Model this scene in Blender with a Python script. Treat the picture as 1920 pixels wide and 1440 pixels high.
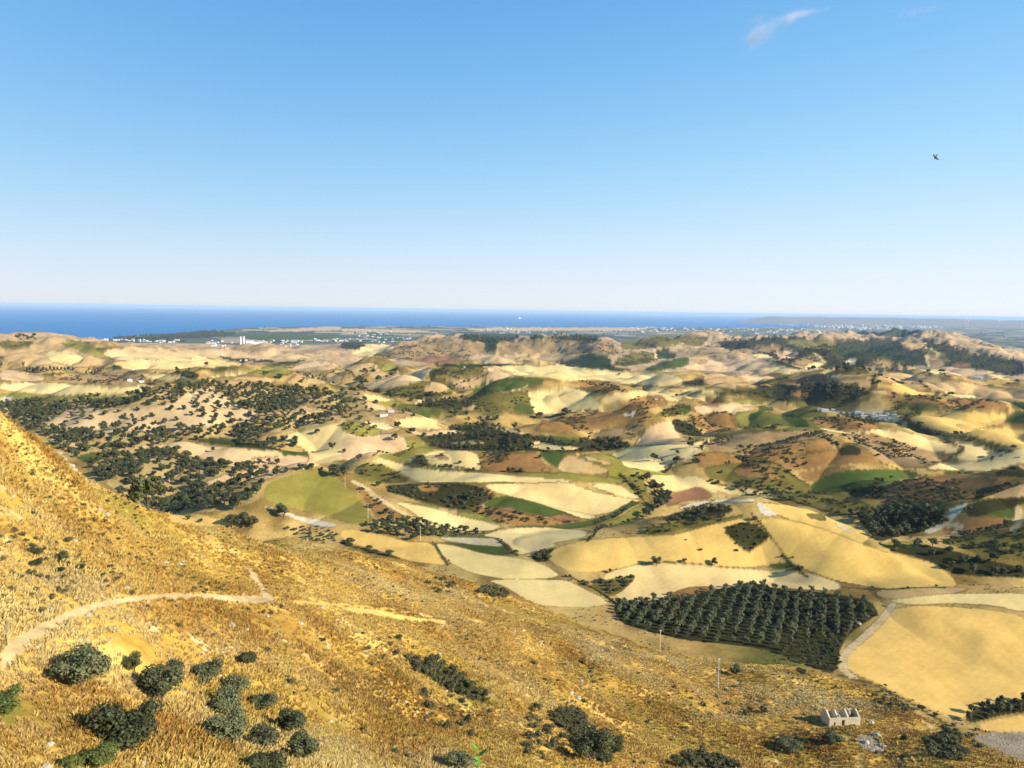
import bpy, math, random
import numpy as np
from mathutils import Matrix, Vector

# ------------------------------------------------------------------ camera
for o in list(bpy.data.objects): bpy.data.objects.remove(o)
SC = bpy.context.scene
COL = SC.collection
CAMZ = 300.0
FPX = 1500.0                       # focal length in photograph pixels (1920 wide)
PITCH = math.atan(138.0 / FPX)
ROLL = math.radians(0.8)
right0 = np.array([1.0, 0, 0]); up0 = np.array([0, math.sin(PITCH), math.cos(PITCH)])
FWD = np.array([0, math.cos(PITCH), -math.sin(PITCH)])
RIGHT = right0 * math.cos(ROLL) + up0 * math.sin(ROLL)
UP = -right0 * math.sin(ROLL) + up0 * math.cos(ROLL)
cd = bpy.data.cameras.new('camera'); cam = bpy.data.objects.new('camera', cd); COL.objects.link(cam)
cam.matrix_world = Matrix(((RIGHT[0], UP[0], -FWD[0], 0), (RIGHT[1], UP[1], -FWD[1], 0),
                           (RIGHT[2], UP[2], -FWD[2], CAMZ), (0, 0, 0, 1)))
cd.sensor_width = 36.0; cd.lens = 36.0 * FPX / 1920.0
cd.clip_start = 0.2; cd.clip_end = 400000.0
SC.camera = cam

# ------------------------------------------------------------------ sky, sun, exposure
SUN_EL = math.radians(26); SUN_DIR2 = (0.91, -0.41)          # towards the sun: right and a little behind
w = bpy.data.worlds.new('World'); SC.world = w; w.use_nodes = True
nt = w.node_tree; nt.nodes.clear()
sky = nt.nodes.new('ShaderNodeTexSky'); sky.sky_type = 'NISHITA'; sky.sun_disc = False
sky.sun_elevation = SUN_EL; sky.sun_rotation = -math.atan2(SUN_DIR2[0], SUN_DIR2[1])
sky.altitude = 300; sky.air_density = 1.0; sky.dust_density = 0.0; sky.ozone_density = 4.0
bgn = nt.nodes.new('ShaderNodeBackground'); bgn.inputs[1].default_value = 0.12
won = nt.nodes.new('ShaderNodeOutputWorld')
EXPO = 0.92
# the camera's soft highlight shoulder, applied to the whole sky alike: c -> 1.10 c^1.42 / (c^1.42 + 0.24)
def vmath(op, a, b):
    n = nt.nodes.new('ShaderNodeVectorMath'); n.operation = op
    for s, v in ((n.inputs[0], a), (n.inputs[1], b)):
        if isinstance(v, tuple): s.default_value = v
        else: nt.links.new(v, s)
    return n.outputs[0]
hsv = nt.nodes.new('ShaderNodeHueSaturation'); hsv.inputs['Saturation'].default_value = 1.12; nt.links.new(sky.outputs[0], hsv.inputs['Color'])
c = vmath('MULTIPLY', hsv.outputs[0], (0.157 * 0.97, 0.157 * 0.96, 0.157 * 1.14))
sx = nt.nodes.new('ShaderNodeSeparateXYZ'); cx_ = nt.nodes.new('ShaderNodeCombineXYZ'); nt.links.new(c, sx.inputs[0])
for i in range(3):
    q = nt.nodes.new('ShaderNodeMath'); q.operation = 'POWER'; nt.links.new(sx.outputs[i], q.inputs[0]); q.inputs[1].default_value = 1.42; nt.links.new(q.outputs[0], cx_.inputs[i])
c = vmath('DIVIDE', cx_.outputs[0], vmath('ADD', cx_.outputs[0], (0.24, 0.24, 0.24)))
k = 1.10 / 2 ** EXPO / 0.12
c = vmath('MULTIPLY', c, (k * 0.93, k * 0.985, k * 1.08))
nt.links.new(c, bgn.inputs[0]); nt.links.new(bgn.outputs[0], won.inputs[0])
sl = bpy.data.lights.new('sun', 'SUN'); sun = bpy.data.objects.new('sun', sl); COL.objects.link(sun)
sl.energy = 5.0; sl.angle = math.radians(0.53); sl.color = (1.0, 0.94, 0.82)
sdir = Vector((SUN_DIR2[0] * math.cos(SUN_EL), SUN_DIR2[1] * math.cos(SUN_EL), math.sin(SUN_EL))).normalized()
sun.rotation_euler = sdir.to_track_quat('Z', 'Y').to_euler(); sun.location = (300, -200, 700)
SC.view_settings.view_transform = 'Standard'; SC.view_settings.look = 'None'
SC.view_settings.exposure = EXPO; SC.view_settings.gamma = 1.0
SC.view_settings.use_curve_mapping = False
SC.render.engine = 'CYCLES'

# ------------------------------------------------------------------ helpers
rng = np.random.default_rng(7); random.seed(7)
def lin(c):
    c = np.asarray(c, float) / 255.0
    return np.where(c <= 0.04045, c / 12.92, ((c + 0.055) / 1.055) ** 2.4)
def ray(px, py):
    a = (px - 960.0) / FPX; b = -(py - 720.0) / FPX
    return FWD + RIGHT * a + UP * b
def project(x, y, z):
    d = np.stack([x, y, z - CAMZ], -1)
    zc = np.maximum(d @ FWD, 1e-3)
    return 960 + FPX * (d @ RIGHT) / zc, 720 - FPX * (d @ UP) / zc
def az_slope(px, py):
    d = ray(px, py); h = math.hypot(d[0], d[1])
    return math.atan2(d[0], d[1]), -d[2] / h
def at_range(px, py, r):
    az, s = az_slope(px, py)
    return np.array([r * math.sin(az), r * math.cos(az), CAMZ - s * r])
_perm = np.random.default_rng(3).permutation(65536)
def hsh(ix, iy): return _perm[(_perm[ix & 65535] + iy) & 65535]
def noise2(x, y, seed=0):
    x = x + seed * 37.13; y = y + seed * 91.7
    ix = np.floor(x).astype(np.int64); iy = np.floor(y).astype(np.int64)
    fx = x - ix; fy = y - iy
    u = fx * fx * fx * (fx * (fx * 6 - 15) + 10); v = fy * fy * fy * (fy * (fy * 6 - 15) + 10)
    def g(a, b, dx, dy):
        ang = hsh(a, b) * (2 * math.pi / 65536)
        return np.cos(ang) * dx + np.sin(ang) * dy
    n00 = g(ix, iy, fx, fy); n10 = g(ix + 1, iy, fx - 1, fy)
    n01 = g(ix, iy + 1, fx, fy - 1); n11 = g(ix + 1, iy + 1, fx - 1, fy - 1)
    return (n00 * (1 - u) + n10 * u) * (1 - v) + (n01 * (1 - u) + n11 * u) * v * 1.0
def fbm(x, y, octs, seed=0, ridged=False):
    s = 0; a = 1.0; t = 0
    for k in range(octs):
        n = noise2(x * 2 ** k, y * 2 ** k, seed + k)
        s = s + a * ((1 - 2.6 * np.abs(n)) if ridged else n * 1.5); t += a; a *= 0.5
    return s / t
def sstep(a, b, x):
    t = np.clip((x - a) / (b - a), 0, 1); return t * t * (3 - 2 * t)
TILE = {'A': (0, 540), 'B': (640, 540), 'C': (1280, 540), 'D': (0, 720), 'E': (640, 720), 'F': (1280, 720),
        'G': (0, 1080), 'H': (640, 1080), 'I': (1280, 1080)}
def T(t, pts):
    if t == '': return [(float(a), float(b)) for a, b in pts]
    ox, oy = TILE[t]; return [(ox + a / 3.0, oy + b / 3.0) for a, b in pts]

# ------------------------------------------------------------------ the lie of the land
_lr = np.log([1, 300, 400, 700, 1000, 1300, 2000, 3000, 4500, 6500, 8000, 12000, 15000, 40000])
_ld = np.array([140, 148, 150, 156, 164, 170, 181, 197, 224, 258, 276, 292, 296, 297.0])
def dbase(r): return np.interp(np.log(np.maximum(r, 1)), _lr, _ld)
def crest(px, py, h):
    az, s = az_slope(px, py)
    rr = np.geomspace(250, 14000, 4000)
    for k in range(12):
        f = dbase(rr) - h - s * rr; i = np.flatnonzero(f > 0)
        if len(i) and abs(h / max(float(dbase(rr[i[-1]])), 1)) < 0.5: break
        h *= 0.9
    r = float(rr[i[-1]]); return (r * math.sin(az), r * math.cos(az))
HILLS = [  # crest line in the photograph, height above the valley floor, half width in metres
 ([(180,790),(300,745),(390,712),(470,714),(560,738),(650,772)], 58, 330),
 ([(30,770),(120,760)], 25, 250),
 ([(270,858),(340,829),(420,836),(520,846)], 20, 95),
 ([(190,880),(300,848),(400,868),(500,885)], 18, 110),
 ([(510,900),(570,880),(620,892),(690,940)], 22, 85),
 ([(560,838),(640,798),(700,806),(760,822)], 20, 100),
 ([(670,885),(700,868),(750,880)], 13, 60),
 ([(720,925),(800,908),(900,905),(960,928)], 15, 70),
 ([(905,905),(1040,902),(1140,925)], 12, 80),
 ([(890,855),(1000,847),(1060,845),(1130,862)], 24, 100),
 ([(795,856),(850,846),(890,848)], 14, 80),
 ([(870,765),(960,738),(1000,728),(1090,727),(1120,745)], 46, 190),
 ([(720,752),(800,715),(900,690),(1010,713)], 48, 250),
 ([(690,715),(725,682),(760,695)], 40, 190),
 ([(560,712),(610,696),(680,715)], 30, 220),
 ([(1010,806),(1080,788),(1170,774),(1215,788)], 36, 150),
 ([(1190,822),(1250,789),(1290,805)], 26, 130),
 ([(1210,775),(1290,752),(1350,765),(1480,795)], 36, 170),
 ([(1310,835),(1400,810),(1530,806),(1560,815)], 32, 150),
 ([(1580,845),(1660,803),(1750,818),(1800,848)], 22, 130),
 ([(1370,742),(1480,717),(1600,718),(1640,738)], 48, 250),
 ([(1490,775),(1640,742),(1700,740),(1780,760)], 36, 210),
 ([(1700,790),(1830,767),(1920,772),(2050,780)], 30, 180),
 ([(1530,905),(1640,882),(1720,890)], 15, 95),
 ([(1600,930),(1750,893),(1860,888),(1960,876)], 28, 115),
 ([(1780,990),(1850,945),(1960,915)], 22, 85),
 ([(1700,1060),(1800,1010),(1960,985)], 18, 70),
 ([(1060,1040),(1160,1000),(1270,975),(1420,946),(1500,955),(1590,988)], 20, 75),
 ([(1680,1112),(1760,1100),(1940,1115)], 10, 70),
 ([(700,668),(820,632),(870,640),(950,634),(1040,635),(1110,638),(1150,652)], 78, 430),
 ([(1160,655),(1240,642),(1330,631)], 62, 420),
 ([(1100,690),(1180,668),(1230,680)], 34, 260),
 ([(1350,660),(1430,636),(1560,632),(1680,631),(1750,635),(1790,652),(1880,676),(2000,690)], 95, 620),
 ([(1470,690),(1560,662),(1650,668)], 60, 260),
 ([(1270,690),(1360,662),(1420,676)], 45, 280),
 ([(-120,640),(0,637),(60,637),(140,637),(185,655)], 85, 560),
 ([(190,664),(270,648),(340,655),(450,652),(560,664)], 42, 420),
 ([(-60,695),(90,700),(130,703)], 26, 200),
 ([(150,712),(230,700),(340,700)], 24, 200),
 ([(-60,718),(40,716),(180,722)], 20, 160),
 ([(540,664),(610,672),(690,684)], 24, 260),
 ([(1560,706),(1700,699),(1800,712),(1980,716)], 42, 330),
 ([(1330,700),(1420,702)], 30, 200),
 ([(880,675),(980,668)], 30, 260),
 ([(450,696),(520,690)], 20, 200),
]
HW = []                            # a ridge keeps roughly one distance; its height along the crest follows the outline
for pts, h, wd in HILLS:
    h = h * (1.3 if h <= 32 else 1.12 if h <= 50 else 1.0)
    rs = np.array([math.hypot(*crest(a, b, h)) for a, b in pts]); rm = float(np.median(rs[1:-1] if len(rs) > 2 else rs))
    rs = rm ** 0.7 * rs ** 0.3; P = []
    for (a, b), r in zip(pts, rs):
        az, s = az_slope(a, b); P.append((r * math.sin(az), r * math.cos(az), min(max(float(dbase(r)) - s * r, 2.0), 1.5 * h)))
    HW.append((np.array(P), h, wd * (0.9 if h < 60 else 0.8)))
def seg_t(x, y, p, q):
    dx, dy = q[0] - p[0], q[1] - p[1]
    t = np.clip(((x - p[0]) * dx + (y - p[1]) * dy) / (dx * dx + dy * dy + 1e-9), 0, 1)
    return np.sqrt((x - p[0] - t * dx) ** 2 + (y - p[1] - t * dy) ** 2), t
def seg_dist(x, y, P):
    best = np.full(x.shape, 1e18)
    for i in range(len(P) - 1): best = np.minimum(best, seg_t(x, y, P[i], P[i + 1])[0])
    return best
# near hillside: anchors (pixel column, pixel row, ground distance); hidden ones give a drop instead of a row
NEAR = [(0,780,150),(-250,640,150),(80,835,160),(150,893,175),(220,930,190),(300,968,215),(0,1000,112),(-250,1000,95),(150,1000,140),(0,1120,95),
 (0,1235,80),(100,1170,88),(200,1130,100),(300,1113,116),(400,1112,132),(500,1112,150),(300,1040,165),(450,1060,185),
 (520,1000,300),(640,1035,305),(600,1080,200),(740,1052,322),(830,1078,325),(700,1140,200),(900,1190,218),(880,1120,290),(960,1112,332),(1050,1148,332),
 (1150,1192,322),(1240,1225,312),(1345,1290,265),(1420,1250,318),(1560,1272,316),(1640,1306,305),(1800,1372,277),(1920,1425,256),(2100,1500,230),
 (1580,1362,252),(0,1440,60),(-250,1440,55),(245,1412,68),(550,1420,85),(420,1300,100),(150,1280,80),(900,1440,110),(700,1300,140),
 (1100,1400,160),(1000,1250,210),(1300,1440,190),(1600,1440,215),(1200,1320,225)]
HID = [(0,215,75),(0,300,130),(-250,215,70),(-250,320,140),(150,250,98),(150,330,140),(300,275,103),(300,340,125),(640,400,170),(830,420,185),(1050,420,185),
 (1240,400,185),(1420,400,190),(1640,390,190),(1920,350,190),(2150,330,190),(500,400,150),
 (0,36,27),(960,40,32),(1900,45,38),(960,75,50),(1900,110,85),(1400,120,80),(-250,35,27),(2200,120,88)]
npt = [at_range(a, b, r) for a, b, r in NEAR]
for a, r, D in HID:
    az, _ = az_slope(a, 1000); npt.append(np.array([r * math.sin(az), r * math.cos(az), CAMZ - D]))
npt = np.array(npt)
def _phi(d): return np.sqrt(d * d + 12.0 ** 2)
_dm = np.hypot(npt[:, None, 0] - npt[None, :, 0], npt[:, None, 1] - npt[None, :, 1])
_n = len(npt); _A = np.zeros((_n + 3, _n + 3)); _A[:_n, :_n] = _phi(_dm) - np.eye(_n) * 2.0
_A[:_n, _n] = 1; _A[:_n, _n + 1:] = npt[:, :2]; _A[_n:, :_n] = _A[:_n, _n:].T
_wt = np.linalg.solve(_A, np.concatenate([npt[:, 2], [0, 0, 0]]))
def near_z(x, y):
    z = _wt[_n] + _wt[_n + 1] * x + _wt[_n + 2] * y
    for i in range(_n): z = z + _wt[i] * _phi(np.hypot(x - npt[i, 0], y - npt[i, 1]))
    return z
_coast_px = np.array([-400, 0, 200, 330, 480, 640, 1000, 1280, 1420, 1500, 1560, 1640])
_coast_r = np.array([5200, 6200, 7000, 8500, 12000, 13200, 15000, 16800, 18200, 20500, 24000, 60000.0])
_coast_az = np.array([az_slope(p, 612)[0] for p in _coast_px])
def land_z(x, y):
    r = np.hypot(x, y); az = np.arctan2(x, y)
    z = CAMZ - dbase(r)
    bump = np.zeros(x.shape)
    for P, h, wd in HW:
        lo = P[:, :2].min(0) - wd * 1.4; hi = P[:, :2].max(0) + wd * 1.4
        m = (x > lo[0]) & (x < hi[0]) & (y > lo[1]) & (y < hi[1])
        if not m.any(): continue
        wv = 1 + 0.22 * fbm(x[m] / (wd * 0.7), y[m] / (wd * 0.7), 2, int(h)); b = np.zeros(wv.shape)
        for i in range(len(P) - 1):
            d, t = seg_t(x[m], y[m], P[i], P[i + 1]); k = np.clip(1 - d * wv / (wd * 1.12), 0, 1)
            b = np.maximum(b, (P[i, 2] + (P[i + 1, 2] - P[i, 2]) * t) * (k * k * (3 - 2 * k)) ** 0.85)
        bump[m] = (bump[m] ** 3 + b ** 3) ** (1 / 3)
    gul = fbm(x / 210, y / 210, 4, 11, True)
    roll = fbm(x / 330, y / 330, 3, 5)
    far = sstep(4700, 6200, r)
    bil = np.abs(noise2(x / 190 + .3 * noise2(x / 300, y / 300, 83), y / 190, 81)) * 2.2 + 0.45 * np.abs(noise2(x / 80, y / 80, 82)) * 2.2      # rounded knolls with creases between
    bil2 = np.abs(noise2(x / 620, y / 620, 84)) * 2.2 + 0.5 * np.abs(noise2(x / 260, y / 260, 85)) * 2.2 + .22 * np.abs(noise2(x / 110, y / 110, 86)) * 2.2
    knoll = (bil - .62) * 22 * sstep(480, 900, r) * (1 - sstep(2200, 3200, r)) + (bil2 - 1.0) * 40 * sstep(2000, 3200, r) * (1 - far)
    gul2 = fbm(x / 380 + .25 * gul, y / 380, 4, 13, True)
    z = z + bump * (1 + 0.26 * gul * sstep(6, 40, bump) + 0.62 * (gul2 - .3) * sstep(2600, 3600, r) * sstep(12, 50, bump)) + knoll + (roll * 9.0 + 3.0 * fbm(x / 95, y / 95, 3, 6)) * (1 - far) * sstep(300, 900, r) + 0.6 * fbm(x / 40, y / 40, 3, 9) * (1 - far)
    z = np.maximum(z, 2.5)
    cr = np.interp(az, _coast_az, _coast_r) * (1 + 0.015 * fbm(x / 1500, y / 1500, 3, 21))
    z = z - sstep(0, 400, r - cr) * (z + 9)
    return z
def ground_z(x, y):
    r = np.hypot(x, y)
    zl = land_z(x, y)
    m = r < 620
    if m.any():
        xm, ym = x[m], y[m]; rm = r[m]
        zn = near_z(xm, ym)
        hn = sstep(25, 90, rm)
        zn = zn + hn * (3.2 * fbm(xm / 46, ym / 46, 3, 31) * sstep(60, 160, rm) + 1.3 * fbm(xm / 16, ym / 16, 4, 33) + 0.4 * fbm(xm / 6, ym / 6, 3, 32))
        k = 3.0                                                    # soft union of hillside and valley
        hh = np.clip(0.5 + 0.5 * (zn - zl[m]) / k, 0, 1)
        zz = zl[m] * (1 - hh) + zn * hh + k * hh * (1 - hh)
        # ledge at the viewpoint
        led = CAMZ - 1.68 - 0.04 * np.abs(xm)
        zz = np.where(rm < 45, led + (np.minimum(zz, CAMZ - 2 - 0.62 * rm) - led) * sstep(2.2, 7.0, rm), zz)
        zl[m] = zz
    return zl

# polar sheet of ground, finer where the photograph shows it larger
AZ = np.radians(np.arange(-36.6, 36.61, 0.071)); NC = len(AZ)
R = np.concatenate([np.array([0.4, 1.2, 2.0, 2.4, 2.8, 3.4]), np.geomspace(4, 54, 16), np.geomspace(57, 360, 340)[:-1],
                    1 / np.linspace(1 / 360, 1 / 1500, 410)[:-1], 1 / np.linspace(1 / 1500, 1 / 8000, 260)[:-1], np.geomspace(8000, 27000, 46)])
NR = len(R)
GX = R[:, None] * np.sin(AZ)[None, :]; GY = R[:, None] * np.cos(AZ)[None, :]
GZ = ground_z(GX.ravel(), GY.ravel()).reshape(NR, NC)
PX, PY = project(GX, GY, GZ)
SL = (CAMZ - GZ) / R[:, None]
run = np.minimum.accumulate(SL, 0)
VIS = SL <= run + 1e-4                                             # ground that the viewpoint sees
def hit(px, py):
    az, s = az_slope(px, py)
    c = int(np.clip(round((az - AZ[0]) / (AZ[1] - AZ[0])), 0, NC - 1))
    col = SL[:, c]; i = int(np.argmax(col <= s))
    if col[i] > s: return None
    i = max(i, 1)
    f = (col[i - 1] - s) / max(col[i - 1] - col[i], 1e-9)
    r = R[i - 1] + f * (R[i] - R[i - 1])
    return np.array([r * math.sin(az), r * math.cos(az), CAMZ - s * r])
def zat(x, y):
    x = np.atleast_1d(np.asarray(x, float)); y = np.atleast_1d(np.asarray(y, float))
    r = np.hypot(x, y); a = np.arctan2(x, y)
    ci = np.clip((a - AZ[0]) / (AZ[1] - AZ[0]), 0, NC - 1.001); ri = np.clip(np.interp(r, R, np.arange(NR)), 0, NR - 1.001)
    c0 = ci.astype(int); r0 = ri.astype(int); cf = ci - c0; rf = ri - r0
    return (GZ[r0, c0] * (1 - cf) + GZ[r0, c0 + 1] * cf) * (1 - rf) + (GZ[r0 + 1, c0] * (1 - cf) + GZ[r0 + 1, c0 + 1] * cf) * rf
def inpoly(px, py, poly):
    p = np.array(poly); out = np.zeros(px.shape, bool)
    m = (px >= p[:, 0].min()) & (px <= p[:, 0].max()) & (py >= p[:, 1].min()) & (py <= p[:, 1].max())
    if not m.any(): return out
    x = px[m]; y = py[m]; c = np.zeros(x.shape, bool)
    for i in range(len(p)):
        x1, y1 = p[i]; x2, y2 = p[i - 1]
        if y1 == y2: continue
        c ^= ((y1 > y) != (y2 > y)) & (x < (x2 - x1) * (y - y1) / (y2 - y1) + x1)
    out[m] = c; return out

# ------------------------------------------------------------------ what grows where (outlines seen from the viewpoint, laid on the ground)
CLS = {  # name of the piece of ground, colour in the sun, mottling
 'w': ('wheat_field', (248,214,138), .25), 'p': ('stubble_field', (250,218,144), .25), 'g': ('wheat_field', (246,200,108), .3),
 't': ('dry_field', (212,174,114), .45), 'k': ('dry_field', (230,192,136), .35), 'b': ('dry_slope', (166,124,68), .7), 'r': ('ploughed_field', (156,112,76), .45),
 'n': ('bare_slope', (172,140,92), .6), 'o': ('grass_slope', (124,112,50), .7), 'y': ('grass_field', (154,142,62), .5), 'v': ('green_field', (84,98,40), .55),
 'd': ('green_field', (54,68,32), .6), 'm': ('scrub_slope', (66,64,32), .9), 'c': ('chalk_slope', (226,208,170), .5), 'j': ('fallow_field', (206,190,142), .5),
 'x': ('coastal_plain', (120,128,112), .9), 's': ('dirt_track', (226,196,138), .8), 'q': ('rock_slope', (165,150,122), .9),
 'h': ('hillside', (196,144,58), .9), 'f': ('valley_floor', (190,156,92), .8), 'e': ('far_slope', (196,164,120), .7), 'W': ('woodland_floor', (186,158,100), .9),
}
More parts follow.
